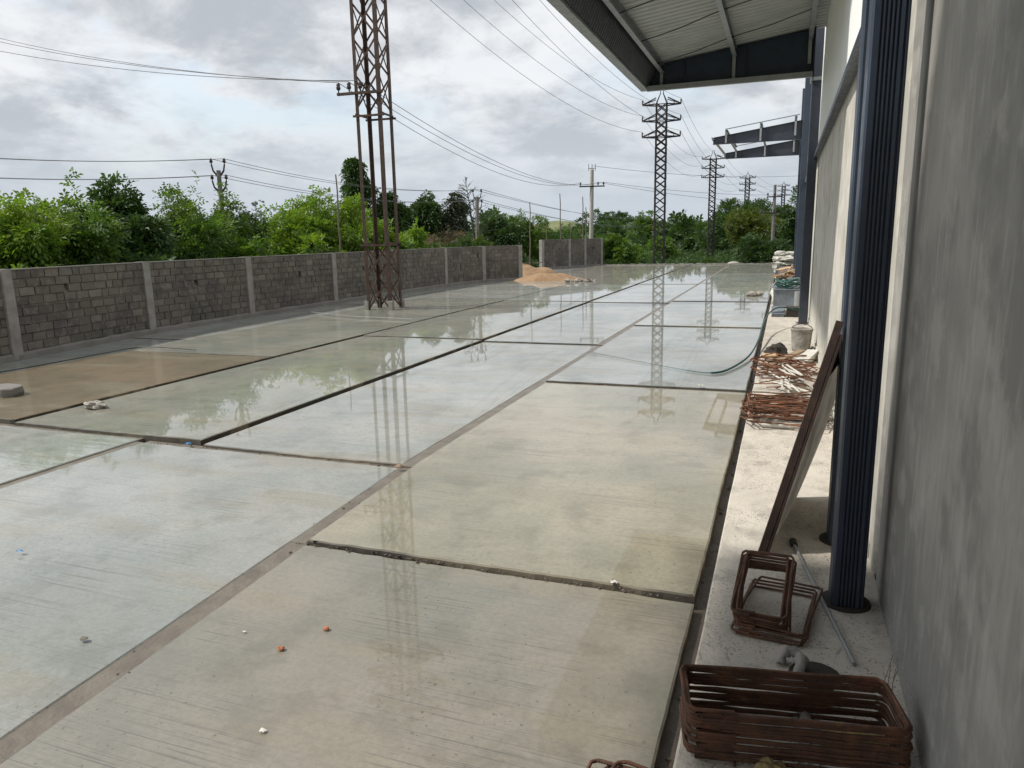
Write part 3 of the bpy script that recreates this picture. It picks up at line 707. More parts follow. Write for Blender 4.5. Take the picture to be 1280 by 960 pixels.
def casuarina():
    t = at(583, 222, 54); b = Vector((t.x+.9, t.y, -.4)); h = t.z+.4
    root = thing('casuarina_tree', 'thin bare feathery grey tree leaning left beside the weathered pole', 'tree', b, 0, TG)
    m = MB(); top = Vector((-1.0, 0, h)); m.tube([top*(i/8) for i in range(9)], [.12*(1-i/8.5) for i in range(9)], 6); tw = MB()
    for i in range(60):
        k = U(.25, .98); a = U(0, 2*pi); p_ = top*k; ln = (1.1-k)*2.2+.25; d = Vector((cos(a), sin(a)*.7, U(.1, .9))).normalized()
        e = p_+d*ln; tw.tube([p_, p_.lerp(e, .5)+Vector((0, 0, .05)), e], [.022, .016, .008], 4, cap=False)
        for j in range(7):
            q = p_.lerp(e, U(.2, 1)); d2 = (d+Vector((U(-1, 1), U(-1, 1), U(-.4, .6)))).normalized(); tw.tube([q, q+d2*ln*.3], [.010, .006], 3, cap=False)
    m.build('trunk', M['bark'], root); tw.build('crown', M['leaf_grey'], root)
casuarina()
tree_px('dry_bush', 'brown dry bush above the wall below the leaning feathery tree', 560, 288, 62, 47, M['leaf_dry'], 2325, 0.292, 0.039, .3, 24, shoots=10, cat='bush', nb=6)
tree_px('dark_tree', 'dark tree behind the weathered pole', 622, 268, 66, 66, M['leaf_dark'], 2325, 0.43, 0.117, .5, 25)
tree_px('yellow_bush', 'small yellow green bush just above wall right of weathered pole', 600, 295, 30, 46, M['leaf_yellow'], 1240, 0.258, 0.0624, .6, 26, cat='bush', nb=4)
tree_px('broadleaf_tree', 'mid green tree seen through the gap behind the sand heap', 650, 266, 74, 68, M['leaf_mid'], 4030, 0.361, 0.0858, .0, 27, nb=8)
tree_px('broadleaf_tree', 'low green tree above the middle of the short wall', 705, 287, 80, 165, M['leaf_mid'], 2325, 0.43, 0.101, .2, 28)
tree_px('broadleaf_tree', 'low dark tree behind bamboo poles left of pale pole', 716, 279, 60, 180, M['leaf_dark'], 2015, 0.473, 0.117, .4, 29)
FG = 'trees and bushes beyond the far end of the yard'
tree_px('broadleaf_tree', 'rounded dark green tree right of the pale concrete pole', 768, 265, 82, 185, M['leaf_dark'], 2600, 1.1, .3, .2, 30, FG, nb=8)
tree_px('broadleaf_tree', 'green tree touching the left side of the dark lattice tower', 808, 265, 46, 160, M['leaf_mid'], 1500, .95, .26, .2, 31, FG)
tree_px('green_bush', 'broad leafy green bush at the end of the short wall', 775, 297, 70, 64, M['leaf_mid'], 2200, .45, .12, -.3, 32, FG, cat='bush')
tree_px('dense_tree', 'big dark green tree left of the pole with two cross arms', 925, 250, 88, 125, M['leaf_dark'], 3400, .8, .2, .2, 33, FG, nb=9)
tree_px('yellow_tree', 'yellowish green tree standing before the big dark tree', 934, 263, 66, 90, M['leaf_yellow'], 2300, .5, .13, .9, 34, FG, nb=8)
tree_px('dense_tree', 'dark tree against the building beyond the bare canopy', 992, 238, 58, 100, M['leaf_dark'], 2600, .65, .17, .0, 35, FG, nb=8)
tree_px('green_bush', 'dark rounded bush at right end of yard below yellowish tree', 951, 299, 58, 63, M['leaf_dark'], 1800, .42, .11, -.4, 36, FG, cat='bush')
for k, (px, py, w, d, mt, lab) in enumerate([(846, 285, 60, 150, 'leaf_dark', 'dark bush right behind the dark lattice tower foot'), (872, 288, 52, 150, 'leaf_mid', 'green bush behind the grass, right of the tower'),
        (900, 290, 44, 140, 'leaf_dark', 'dark low bush left of the yellowish tree'), (862, 281, 70, 190, 'leaf_dark', 'far dark tree below the tiny bracket pole'),
        (890, 279, 50, 190, 'leaf_mid', 'far green tree at foot of the second tower'), (838, 281, 60, 180, 'leaf_dark', 'far dark tree just right of the dark tower'),
        (758, 281, 60, 170, 'leaf_dark', 'far dark tree behind the rounded tree'), (829, 300, 40, 110, 'leaf_mid', 'leafy bush at the foot of the dark tower')]):
    tree_px('green_bush' if d < 100 else 'far_tree', lab, px, py, w, d, M[mt], 1500, .45*d/75, .13*d/75, -.3, 50+k, FG, cat='bush' if d < 100 else 'tree', nb=6, shoots=3)
# low bushes along the outside of the wall
protos = []
for k, mt in enumerate(('leaf_dark', 'leaf_mid', 'leaf_bright')):
    root = thing('wall_bush', 'x', 'bush'); crown(auto_blobs(2.7, 2.6, .1, 6, 80+k), 1300, .34, .09, .35, 5, 4).build('foliage', M[mt], root)
    trunk(1.4, .05, [(.4, .2, 1.4), (-.4, .1, 1.3)], k).build('stem', M['bark'], root); protos.append(root)
spots = [(-18.0, 8.5, 0), (-18.3, 11.0, 0), (-18.6, 13.2, 1), (-18.5, 15.5, 0), (-18.8, 17.5, 0), (-18.7, 19.8, 0), (-18.6, 22.2, 1), (-18.9, 24.5, 2), (-18.6, 27, 0), (-18.7, 29.5, 1), (-18.7, 32, 0), (-18.9, 34.5, 0), (-18.8, 37.5, 1), (-18.4, 41, 0), (-19.5, 44, 1), (-17.5, 46.5, 0)]
used = set()
for (x, y, k) in spots:
    o = protos[k] if k not in used else dup(protos[k]); used.add(k)
    o.location = (x, y, -.4); o.rotation_euler.z = U(0, 6); s_ = U(.8, 1.05); o.scale = (s_, s_, s_*U(.85, 1.05))
    tag(o, 'low green bush in the leafy row right behind the boundary wall', 'bush', 'low bushes along the outside of the boundary wall')
def undergrowth():
    m = MB()
    for i in range(900):
        d = 62+90*U(0, 1)**1.5; p_ = at(U(660, 1000), 300, d); r = U(.5, 1.1)*(1+(d-60)/120); hh = U(.35, .85)*(1+(d-60)/160); z0 = gz(p_.x, p_.y)
        if p_.y < 58.5: continue
        for _ in range(26):
            dd = Vector((random.gauss(0, 1), random.gauss(0, 1), abs(random.gauss(0, 1)))).normalized()
            spray(m, Vector((p_.x+dd.x*r, p_.y+dd.y*r, z0+dd.z*hh)), dd+Vector((0, 0, .3)), .3*d/62, .085*d/62, 4, .3)
    tag(m.build('undergrowth', M['leaf_dark']), kind='stuff')
undergrowth()
def forest():
    m = MB()
    for i in range(330):
        px = U(-60, 1010); d = U(135, 330); p_ = at(px, 290, d)
        hh = U(4.5, 8)*(.8 if px > 660 else 1); w = U(3.5, 6.5)
        if px > 655 and px < 735 and d < 255: hh *= .55
        for _ in range(60):
            dd = Vector((random.gauss(0, 1), random.gauss(0, 1), random.gauss(0, 1)+.2)).normalized()
            q = Vector((p_.x, p_.y, -1.5+hh*.55))+Vector((dd.x*w*.55, dd.y*w*.55, dd.z*hh*.5))*U(.7, 1.08)
            spray(m, q, dd+Vector((0, 0, .2)), 1.5, .55, 5, .3)
    tag(m.build('forest', M['leaf_dark']), kind='stuff')
forest()
def grass():
    m = MB()
    for i in range(9000):
        x = U(-12, 3); y = U(57.6, 74); 
        if mnoise.noise(Vector((x*.4, y*.4, 0))) < -.15: continue
        z = gz(x, y)-.02; h = U(.12, .42); a = U(0, 6.3); w = .018; l = U(-.15, .15)
        m.add([(x-cos(a)*w, y-sin(a)*w, z), (x+cos(a)*w, y+sin(a)*w, z), (x+l, y+U(-.1, .1), z+h)], [(0, 1, 2)])
    for i in range(2500):
        x = U(-18.2, -16.6); y = U(39, 52); z = gz(x, y)-.02; h = U(.12, .5); a = U(0, 6.3); w = .02
        m.add([(x-cos(a)*w, y-sin(a)*w, z), (x+cos(a)*w, y+sin(a)*w, z), (x+U(-.15, .15), y+U(-.1, .1), z+h)], [(0, 1, 2)])
    tag(m.build('grass', M['leaf_bright']), kind='stuff')
grass()

# ------------------------------------------------------------------ the warehouse
B = thing('warehouse', 'long plastered warehouse with navy downspouts and steel canopies along right side', 'building', (.69, 0, 0))
def bm_(m, name, mat, par=B):
    m.v = [(v[0]-.69, v[1], v[2]) for v in m.v]; return m.build(name, mat, par)
WX = .69; YE = 40.2
# near dark plastered wall with a shallow vertical groove at y = 5.3, and the paler wall past it
m = MB(); prof = [(WX+.3, -4), (WX, -4), (WX, 4.0)]+[(WX-.004*0+.045*sin(pi*i/10)**2, 5.16+.02*i*1.2) for i in range(11)]+[(WX, 5.44)]
def wall_strip(prof, z0, z1, nz=1):
    mm = MB(); n = len(prof)
    vs = [(x, y, z0+(z1-z0)*k/nz) for k in range(nz+1) for x, y in prof]
    mm.add(vs, [(k*n+i+1, k*n+i, (k+1)*n+i, (k+1)*n+i+1) for k in range(nz) for i in range(n-1)], True); return mm
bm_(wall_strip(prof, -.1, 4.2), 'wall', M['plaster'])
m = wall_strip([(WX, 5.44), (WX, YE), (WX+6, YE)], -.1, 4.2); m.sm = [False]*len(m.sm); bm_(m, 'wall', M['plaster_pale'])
m = MB(); n = int((YE+4)/.05)
vs = []
for i in range(n+1):
    y = -4+i*.05; k = i % 5; x = WX-.02-(.03 if k in (1, 2) else 0); vs += [(x, y, 4.36), (x, y, 9.2)]
m.add(vs, [(2*i, 2*i+1, 2*i+3, 2*i+2) for i in range(n)]); bm_(m, 'cladding', M['white_clad'])
m = MB(); m.box((WX-.10, -4, 4.20), (WX+.02, YE, 4.36)); m.box((WX-.13, -4, 4.17), (WX-.095, YE, 4.25)); bm_(m, 'eave_trim', M['navy'])
m = MB(); m.box((WX+.1, YE-.02, 4.1), (WX+9, YE+.02, 9.2)); m.box((WX+.05, -4, 9.15), (WX+9, YE, 9.3)); bm_(m, 'gable_wall', M['white_clad'])
m = MB(); m.box((WX-.02, 5.6, .0), (WX-.004, YE, .14)); bm_(m, 'skirting', M['plaster_pale'])
def downspout(x0, x1, y0, y1, z1, mat, ribs=True):
    m = MB(); pr = []
    if ribs:
        w = x1-x0
        pr += [(x0, y1), (x0, y0+.02), (x0+.012, y0)]
        for k in range(5):
            c = x0+w*(.26+.115*k); pr += [(c-.032*w, y0), (c-.022*w, y0+.022), (c+.022*w, y0+.022), (c+.032*w, y0)]
        pr += [(x1-.028, y0), (x1-.024, y0+.016), (x1-.017, y0+.016), (x1-.014, y0), (x1-.010, y0), (x1, y0+.012), (x1, y1)]
    else: pr = [(x0, y1), (x0, y0+.015), (x0+.015, y0), (x1-.015, y0), (x1, y0+.015), (x1, y1)]
    n = len(pr); vs = [(x, y, z) for z in (-.05, z1) for x, y in pr]
    m.add(vs, [(i, i+1, n+i+1, n+i) for i in range(n-1)]+[(n-1, 0, n, 2*n-1)]+[tuple(range(n, 2*n))])
    d = bm_(m, 'downspout', mat)
    f = MB(); cx, cy = (x0+x1)/2, (y0+y1)/2
    f.lathe([((x1-x0)*.80, .012), ((x1-x0)*.80, .03), ((x1-x0)*.74, .036), (.05, .036)], (cx, cy, .0), 24); f = bm_(f, 'base_ring', M['pit'], d)
    return d
downspout(.385, .577, 4.74, 4.96, 9.1, M['navy']); downspout(.42, .615, 5.78, 6.0, 9.1, M['navy'])
downspout(.42, .64, 20.45, 20.75, 9.1, M['slate'], False); downspout(.40, .62, 30.6, 30.9, 9.1, M['navy'], False); downspout(.42, .64, 39.6, 39.9, 9.1, M['navy'], False)
m = MB(); m.box((.38, 20.4, 6.02), (.68, 20.8, 6.10)); bm_(m, 'bracket', M['galv'])
m = MB()
for y in (6.35, 6.6, 6.95): m.box((WX-.035, y, .03), (WX-.003, y+.03, 4.1))
bm_(m, 'conduit', M['plaster_pale'])

def canopy(y0, y1, xw, xt, sheet=True):
    zb, zw, zt = (6.0, 6.98, 6.48) if sheet else (6.0, 6.72, 6.26)
    def ztop(x): return zt+(zw-zt)*(x-xt)/(xw-xt)
    root = None
    if sheet:
        m = MB(); n = int((y1-y0+.3)/.04); vs = []
        for i in range(n+1):
            y = y0-.15+i*.04; k = i % 6; dz = (.035 if k in (0, 1) else 0)
            vs += [(xt-.05, y, ztop(xt)+.012+dz), (xw+.25, y, ztop(xw+.25)+.012+dz)]
        m.add(vs, [(2*i, 2*i+1, 2*i+3, 2*i+2) for i in range(n)]); root = bm_(m, 'canopy', M['roof'])
    def beam(y, first=False):
        m = MB(); m.prism([(xt+.03, zb), (xw, zb), (xw, zw), (xt+.03, zt)], (1, 0, 0), (0, 0, 1), (0, 1, 0), (0, y, 0), -.006, .006)
        for a, b, za, zb_ in ((xt+.03, xw, zb, zb), (xt+.03, xw, zt, zw)):
            m.prism([(a, za-.006), (b, zb_-.006), (b, zb_+.006), (a, za+.006)], (1, 0, 0), (0, 0, 1), (0, 1, 0), (0, y, 0), -.09, .09)
        for q in (.25, .62):
            x = xt+(xw-xt)*q
            for s in (-1, 1): m.box((x-.006, y+s*.012 if s > 0 else y-.085, zb+.012), (x+.006, y+.085 if s > 0 else y-.012, ztop(x)-.012))
        m.box((xw, y-.14, zb-.1), (xw+.03, y+.14, zw+.1)); return m
    if not root:
        root = bm_(beam(y0), 'canopy_frame', M['slate'])
        bl = [y1]
    else: bl = [y0, y1]
    mt = M['navy'] if sheet else M['slate']
    for y in bl: bm_(beam(y), 'beam', mt, root)
    for q in ((.11, .55, .98) if sheet else (.16, .55, .93)):
        x = xt+(xw-xt)*q; z = ztop(x)-(.20 if sheet else -.012); m = MB()
        m.prism([(x-.05, z), (x+.05, z), (x+.05, z+.02), (x-.03, z+.02), (x-.03, z+.185), (x+.05, z+.185), (x+.05, z+.2), (x-.05, z+.2)], (1, 0, 0), (0, 0, 1), (0, 1, 0), (0, 0, 0), y0+.012 if sheet else y0-.1, y1-.012 if sheet else y1+.1)
        bm_(m, 'purlin', M['galv'], root)
        for y in (y0, y1): m = MB(); m.box((x-.05, y-.10, max(zb+.02, z-.55)), (x+.03, y-.094, z+.02)); m.box((x-.05, y-.10, max(zb+.02, z-.55)), (x-.044, y-.012, z+.02)); bm_(m, 'cleat', M['pvc'], root)
    m = MB()
    if sheet:
        m.box((xt-.12, y0-.15, zb-.03), (xt-.10, y1+.15, zt+.22)); m.box((xt-.10, y0-.15, zb-.03), (xt+.07, y1+.15, zb-.015)); m.box((xt+.06, y0-.15, zb-.015), (xt+.07, y1+.15, zb+.12))
        bm_(m, 'fascia', M['galv'], root)
        m = MB(); n = int((y1-y0)/.035); vs = []
        for i in range(n+1):
            y = y0+i*.035; k = i % 4; d = .02 if k in (0, 1) else 0
            vs += [(xt+.08+d, y, zb+.02), (xt+.30+d, y, zt+.02)]
        m.add(vs, [(2*i, 2*i+1, 2*i+3, 2*i+2) for i in range(n)]); bm_(m, 'gutter', M['darkclad'], root)
        m = MB(); m.box((xt+.08, y1-.20, zb-.09), (xw, y1-.095, zb+.03)); bm_(m, 'bottom_channel', M['pvc'], root)
        m = MB()
        for j in range(3):
            ya, yb = y1-.6-j*2.2, y1-2.2-j*2.2; pts = []
            for i in range(13):
                q = i/12; x = xt+.3+(xw-xt-.3)*q; pts.append((x, ya+(yb-ya)*q, ztop(x)-.09-.03*sin(pi*q*2)**2))
            m.tube(pts, .012, 5)
        bm_(m, 'sag_rod', M['darkclad'], root)
    else:
        m.box((xt-.02, y0-.2, zb+.18), (xt+.0, y1+.1, zt+.02)); m.box((xt, y0-.2, zb+.18), (xt+.10, y1+.1, zb+.195)); bm_(m, 'edge_channel', M['galv'], root)
        for y in (y0, y1): m = MB(); m.tube([(xt+.5, y, ztop(xt+.5)+.25), (xw-.1, y, ztop(xw-.1)+.25)], .022, 6); bm_(m, 'tie_pipe', M['galv'], root)
    return root
canopy(10.9, 19.5, .40, -3.52); canopy(32.6, 39.1, .40, -3.05, False)
canopy(-6, 3.45, .40, -5.1)  # unseen canopy, added to cast the shade on the near walkway

# ------------------------------------------------------------------ rebar stirrups
def ring_mesh(Lx, Ly, r=.006, cr=.03, hook=.09, seed=0, bend=.0):
    rs = random.Random(seed); pts = []
    X, Y = Lx/2, Ly/2
    for cx, cy, a0 in ((X-cr, -Y+cr, -90), (X-cr, Y-cr, 0), (-X+cr, Y-cr, 90), (-X+cr, -Y+cr, 180)):
        for k in range(5):
            a = radians(a0+k*22.5); pts.append(Vector((cx+cr*cos(a), cy+cr*sin(a), 0)))
    # open bar: starts with a hook at one corner, ends overlapping it
    st = [Vector((-X+cr+hook, -Y+.0, r*2.1)), Vector((-X+cr, -Y, r*2.1))]
    path = [Vector((-X+r*2, Y*.2, -.0))]+[Vector((-X, -Y+cr*1.5, 0))]+[Vector((-X+cr*.3, -Y+cr*.3, 0))]+pts[0:15]+[Vector((-X, Y*.1, r*1.6)), Vector((-X, -Y+cr, r*2.1)), Vector((-X+cr*.3, -Y+cr*.3, r*2.1))]+st[::-1]
    path = [Vector((-X+cr+hook*.9, -Y, 0)), Vector((-X+cr, -Y, 0))]+pts[0:15]+[Vector((-X, Y*.1, r*1.6)), Vector((-X, -Y+cr, r*2.1)), Vector((-X+cr*.3, -Y+cr*.3, r*2.1))]+st[::-1]
    out = []
    for a, b in zip(path, path[1:]):
        n = max(1, int((b-a).length/.12))
        out += [a.lerp(b, i/n) for i in range(n)]
    out.append(path[-1])
    out = [p_+Vector((rs.uniform(-1, 1), rs.uniform(-1, 1), rs.uniform(-1, 1)))*bend for p_ in out]
    m = MB(); m.tube(out, r, 8); return m
def ring(name_mesh, label, group, mat, loc, rot, first=[None]):
    o = bpy.data.objects.new('rebar_stirrup', name_mesh); COL.objects.link(o); o.location = loc; o.rotation_euler = rot
    return tag(o, label, 'stirrup', group)
def ring_data(*a, mat=None, **k):
    o = ring_mesh(*a, **k).build('rebar_stirrup', mat); d = o.data; bpy.data.objects.remove(o); return d
big = [ring_data(.95, .37, .0088, .045, .17, seed=i, bend=.003, mat=M['rust']) for i in range(3)]
N = 15
for i in range(N):
    z = .034+i*.0172
    ring(big[i % 3], 'long rusty rebar stirrup on top of the nearest stack' if i == N-1 else 'long rusty rebar stirrup within the nearest stack at the bottom right', 'long stirrups in the nearest stack', None,
         (.12+U(-.012, .012), 3.30+U(-.012, .012), z), (U(-.004, .004), U(-.004, .004), radians(10)+U(-.022, .022)))
for i, (dx, dy, rz_) in enumerate(((-.53, 2.38, 1.42), (-.56, 2.37, 1.50), (-.51, 2.36, 1.35))):
    ring(big[i], 'rusty stirrup corner poking in at the bottom edge of the frame', 'stirrups cut by the bottom edge', None, (dx, dy, .035+.022*i), (0, 0, rz_))
sm_ = [ring_data(.285, .50, .0075, .03, .08, seed=10+i, bend=.002, mat=M['rust']) for i in range(3)]
tilt = radians(24)
for i in range(14):
    k = i*.0105
    ring(sm_[i % 3], 'small rusty stirrup topmost of the tilted middle stack' if i == 13 else 'small rusty stirrup within the tilted stack on the walkway', 'small stirrups in the tilted stack', None,
         (-.02+U(-.022, .022), 4.46-k*sin(tilt)+U(-.02, .02)+.06, .128+k*cos(tilt)), (tilt+U(-.05, .05), U(-.05, .05), radians(-3)+U(-.09, .09)))
lo = [ring_data(.40, .66, .0075, .03, .08, seed=20+i, bend=.003, mat=M['rust']) for i in range(2)]
for i in range(4):
    ring(lo[i % 2], 'loose rusty stirrup lying flat beneath the tilted small stack', 'loose flat stirrups under the tilted stack', None, (.045+.012*i, 4.53+.012*i, .032+.018*i), (0, U(-.01, .01), radians(-9)+U(-.05, .05)))
md = [ring_data(.90, .42, .0085, .04, .1, seed=30+i, bend=.008, mat=M['rust_light' if i % 2 else 'rust']) for i in range(4)]
for i in range(24):
    ring(md[i % 4], 'rusty stirrup in the tangled flat pile beside the leaning sheet', 'stirrups in the tangled pile by the sheet', None,
         (.10+U(-.08, .08), 9.75+U(-.32, .35), .05+i*.011+.03*(i % 4 == 0)), (U(-.3, .3) if i % 4 == 0 else U(-.12, .12), U(-.10, .10), radians(6)+U(-.38, .38)))
for i in range(9):
    ring(md[(i+1) % 4], 'orange rusty stirrup in the farther scrap heap with white strips', 'stirrups in the scrap heap', None,
         (.10+U(-.1, .12), 12.55+U(-.5, .6), .08+i*.026), (U(-.25, .25), U(-.2, .2), U(-.8, .8)))
m_ = [MB() for _ in range(1)]
for i in range(34):
    m = MB(); ln = U(.5, 1.0); a = U(-.5, .5) if i % 2 else U(.6, 2.4)
    m.tube([(-ln/2, 0, 0), (0, U(-.04, .04), U(-.02, .03)), (ln/2, U(-.06, .06), 0)], .009, 6)
    o = m.build('rebar_offcut', M['rust_light' if i % 2 else 'rust'], None, (.12+U(-.1, .1), 12.4+U(-1.1, 1.2), .06+U(0, .22))); o.rotation_euler = (0, U(-.12, .12), a)
    tag(o, 'rusty rebar offcut lying in the scrap heap with white strips', 'rebar', 'rebar offcuts in the scrap heap')
for i in range(16):
    m = MB(); ln = U(.55, 1.05); m.box((-ln/2, -.010, -.006), (ln/2, .010, .006)); m.box((-ln/2, -.010, .006), (ln/2, -.006, .012)); m.box((-ln/2, .006, .006), (ln/2, .010, .012))
    o = m.build('plastic_strip', M['whitepl'], None, (.16+U(-.16, .16), 11.5+U(-.55, .7), .11+U(0, .2))); o.rotation_euler = (U(-.3, .3), U(-.12, .12), radians(108)+U(-.45, .3))
    tag(o, 'white plastic strip lying across the rusty scrap heap', 'plastic strip', 'white strips on the scrap heap')
m = MB(); m.tube([(-.17, 0, 0), (.17, .0, 0)], .028, 10); tag(m.build('tube_offcut', M['whitepl'], None, (.0, 9.28, .06)), 'short cream tube offcut lying in front of the tangled stirrup pile', 'tube')

# sheet with a steel angle edge leaning on the downspout
def sheet():
    a0, a1 = Vector((-.045, 5.47, .022)), Vector((.385, 5.74, 1.66)); b0, b1 = Vector((.20, 6.80, .022)), Vector((.56, 7.0, 1.45))
    root = thing('leaning_sheet', 'warped pale sheet with dark rusty steel edge leaning against the downspout', 'sheet', (a0.x, a0.y, 0)); o = Vector((a0.x, a0.y, 0))
    m = MB(); n, k = 14, 10; vs = []
    for s in (0, .008):
        for i in range(n+1):
            u = i/n
            for j in range(k+1):
                v = j/k; p_ = a0.lerp(b0, u).lerp(a1.lerp(b1, u), v)
                p_ = p_+Vector((.05*sin(pi*v)*u+.012*sin(5*v+3*u), 0, -.03*sin(pi*v)*u)); vs.append(p_-o+Vector((s, 0, 0)))
    q = (n+1)*(k+1); fs = []
    for i in range(n):
        for j in range(k):
            c = i*(k+1)+j; fs += [(c, c+1, c+k+2, c+k+1), (q+c, q+c+k+1, q+c+k+2, q+c+1)]
    m.add(vs, fs, True); m.build('sheet', M['ply'], root)
    m = MB(); d = (a1-a0).normalized(); m.bar(a0-o-Vector((.012, .012, 0)), a1-o+d*.10-Vector((.012, .012, 0)), .05, .045, (0, 1, 0)); m.bar(a0-o+Vector((.03, -.005, 0)), a1-o+Vector((.03, -.005, 0)), .02, .06, (0, 1, 0)); m.build('angle_bar', M['rust_bar'], root)
    m = MB(); p_ = a0.lerp(a1, .78); m.bar(p_-o+Vector((-.03, -.02, -.03)), Vector((.56, 6.25, 1.62))-o, .04, .05); m.build('brace', M['rust_bar'], root)
sheet()

def smooth(pts, n=6):
    pts = [Vector(p_) for p_ in pts]; out = []
    for i in range(len(pts)-1):
        a, b, c, d = pts[max(0, i-1)], pts[i], pts[i+1], pts[min(len(pts)-1, i+2)]
        for k in range(n):
            t = k/n; out.append(.5*((2*b)+(c-a)*t+(2*a-5*b+4*c-d)*t*t+(3*b-a-3*c+d)*t*t*t))
    out.append(pts[-1]); return out
# rod, hoses and odds near the first stack
rod = thing('steel_rod', 'long thin grey pipe lying on the walkway beside the downspout', 'pipe', (.175, 5.68, .035))
m = MB(); m.tube([(0, 0, 0), (.30, -1.60, 0)], .012, 8); m.build('pipe', M['pvc'], rod)
m = MB(); m.tube([(-.008, .05, .003), (.004, -.03, 0)], [.028, .026], 10); m.build('end_cap', M['pit'], rod)
m = MB(); pts = [(-.03, .02, .0), (-.01, .05, .05), (.04, .05, .065), (.075, .0, .05), (.06, -.10, .03), (.05, -.22, .02), (.08, -.40, .015), (.1, -.6, .01)]
m.tube(smooth(pts, 3), [.03+.008*sin(i*2.3)+.005*sin(i*5.1) for i in range(22)], 9); tag(m.build('cloth_bundle', M['rag'], None, (.12, 3.95, .03)), 'dirty grey rag bundle knotted beside the nearest stirrup stack', 'cloth')
m = MB(); m.lathe([(.001, .014), (.13, .014), (.145, .004)], (.27, 3.92, .012), 20); tag(m.build('dark_hole_disc', M['pit']), 'flat disc coloured dark like the shade inside a floor drain hole, behind the nearest stirrup stack', 'hole')  # flat disc, its dark colour stands in for shade down the hole
m = MB(); m.lump((.0, 0, 0), (.15, .075, .065), 5, 14, .3, 2.5); tag(m.build('sack', M['jute'], None, (.42, 3.33, .07)), 'crumpled yellow sack inside the nearest stirrup stack', 'sack')
m = MB(); m.lump((.0, 0, 0), (.08, .06, .05), 8, 12, .3, 2.5); tag(m.build('sack', M['jute'], None, (.06, 3.03, .05)), 'small yellow sack peeping out at bottom of frame', 'sack')
m = MB()
for x in (.16, .205, .25): m.tube([(x, 3.10, .035), (x+.01, 3.30, .04), (x, 3.62, .032)], .013, 8)
tag(m.build('pipe_bundle', M['pvc']), 'short grey pipes bundled inside the nearest stirrup stack', 'pipes')
m = MB(); m.tube([(-.16, 3.36, .04), (-.13, 3.22, .03), (-.10, 3.05, .03)], .008, 6); tag(m.build('rebar_offcut', M['rust']), 'single short rusty bar lying inside the nearest stirrup stack', 'rebar')
for i in range(5):
    m = MB(); a = U(-.5, .5); m.tube([(0, 0, 0), (.02*a, U(-.03, .03), .10), (.08*a, U(-.06, .06), U(.16, .26))], .0012, 4)
    tag(m.build('tie_wire', M['rust'], None, (.60+U(-.03, .03), 3.62+U(-.15, .25), .02)), 'thin tie wire sticking up beside the near plaster wall', 'wire', 'tie wires by the near wall')

# ------------------------------------------------------------------ bucket, foam, plank and bag in the middle
bk = thing('bucket', 'cement crusted grey bucket standing on the walkway by the wall', 'bucket', (.40, 15.75, .02))
m = MB(); m.lathe([(.001, .005), (.165, .0), (.175, .06), (.195, .30), (.205, .42), (.215, .43), (.215, .455), (.195, .46), (.185, .40), (.16, .08), (.001, .07)], n=24)
m.v = [(v[0]*(1+.03*mnoise.noise(Vector(v)*7)), v[1]*(1+.03*mnoise.noise(Vector(v)*6)), v[2]+.02*mnoise.noise(Vector(v)*5)) for v in m.v]; m.build('body', M['bucket'], bk)
m = MB(); m.tube([(.21*cos(a), .21*sin(a), .44+.10*sin(a*1)-.02) for a in [pi*i/10 for i in range(11)]], .008, 6); m.build('handle', M['rust_bar'], bk)
m = MB(); m.box((-.10, -.5, -.06), (.10, .5, .06), .01); o = m.build('foam_block', M['whitepl'], None, (.45, 14.25, .09)); o.rotation_euler = (.12, 0, -.28); tag(o, 'white foam block leaning at the wall in front of bucket', 'block')
m = MB(); m.bar((-.35, -.75, .0), (.24, .8, .06), .13, .035); tag(m.build('plank', M['wood'], None, (.15, 13.9, .12)), 'grey timber plank lying before the bucket', 'plank')
m = MB(); m.lump((0, 0, 0), (.2, .17, .13), 14, 12, .35, 2.2); tag(m.build('bag', M['pit'], None, (-.06, 15.0, .12)), 'crumpled black bag on the walkway left of the bucket', 'bag')
m = MB(); m.lump((0, 0, 0), (.15, .09, .04), 15, 12, .35, 2.2); tag(m.build('scrap_paper', M['card'], None, (-.17, 14.75, .06)), 'torn orange cardboard scrap beside crumpled black bag', 'cardboard')
for i in range(4):
    m = MB(); m.lump((0, 0, 0), (.045, .09, .045), 40+i, 8, .2); tag(m.build('concrete_chunk', M['bag'], None, (.62, 14.6+i*.42, .06)), 'small pale lump at the wall foot beside bucket', 'lump', 'pale lumps along the wall foot')

# ------------------------------------------------------------------ hose, coil and the far clutter
def P2(px, py, z=0):
    d = fw+rt*((px-640)/F)-up*((py-480)/F); t = (z-H)/d.z; return d*t+Vector((0, 0, H))
hp = [P2(*q) for q in ((742, 441, .075), (800, 452, .075), (860, 463, .075), (890, 466, .08), (912, 461, .09), (936, 445, .12), (948, 425, .18), (954, 405, .30), (962, 391, .45), (976, 384, .52), (1004, 389, .36))]
m = MB(); m.tube(smooth(hp, 8), [.004]*16+[.008]*8+[.019]*57, 6)
tag(m.build('garden_hose', M['hose'], None), 'green hose running from the wet slab up to the clutter at wall', 'hose')
m = MB(); pts = []
for i in range(240):
    a = i*2*pi/22; rr = .38+.07*sin(i*.37)+.05*sin(i*.11); pts.append((.16+rr*cos(a)*.95, 26.0+rr*1.5*sin(a), .62+.0009*i+.06*sin(i*.61)))
m.tube(pts, .017, 6); tag(m.build('hose_coil', M['hose']), 'coil of green hose piled on the dusty metal box by the wall', 'hose coil')
m = MB(); m.box((-.28, 25.2, .02), (.58, 26.9, .54), .02); m.box((-.30, 25.15, .54), (.60, 26.95, .57), .01); tag(m.build('metal_box', M['dusty_metal']), 'dusty blue metal box under the green hose coil', 'box')
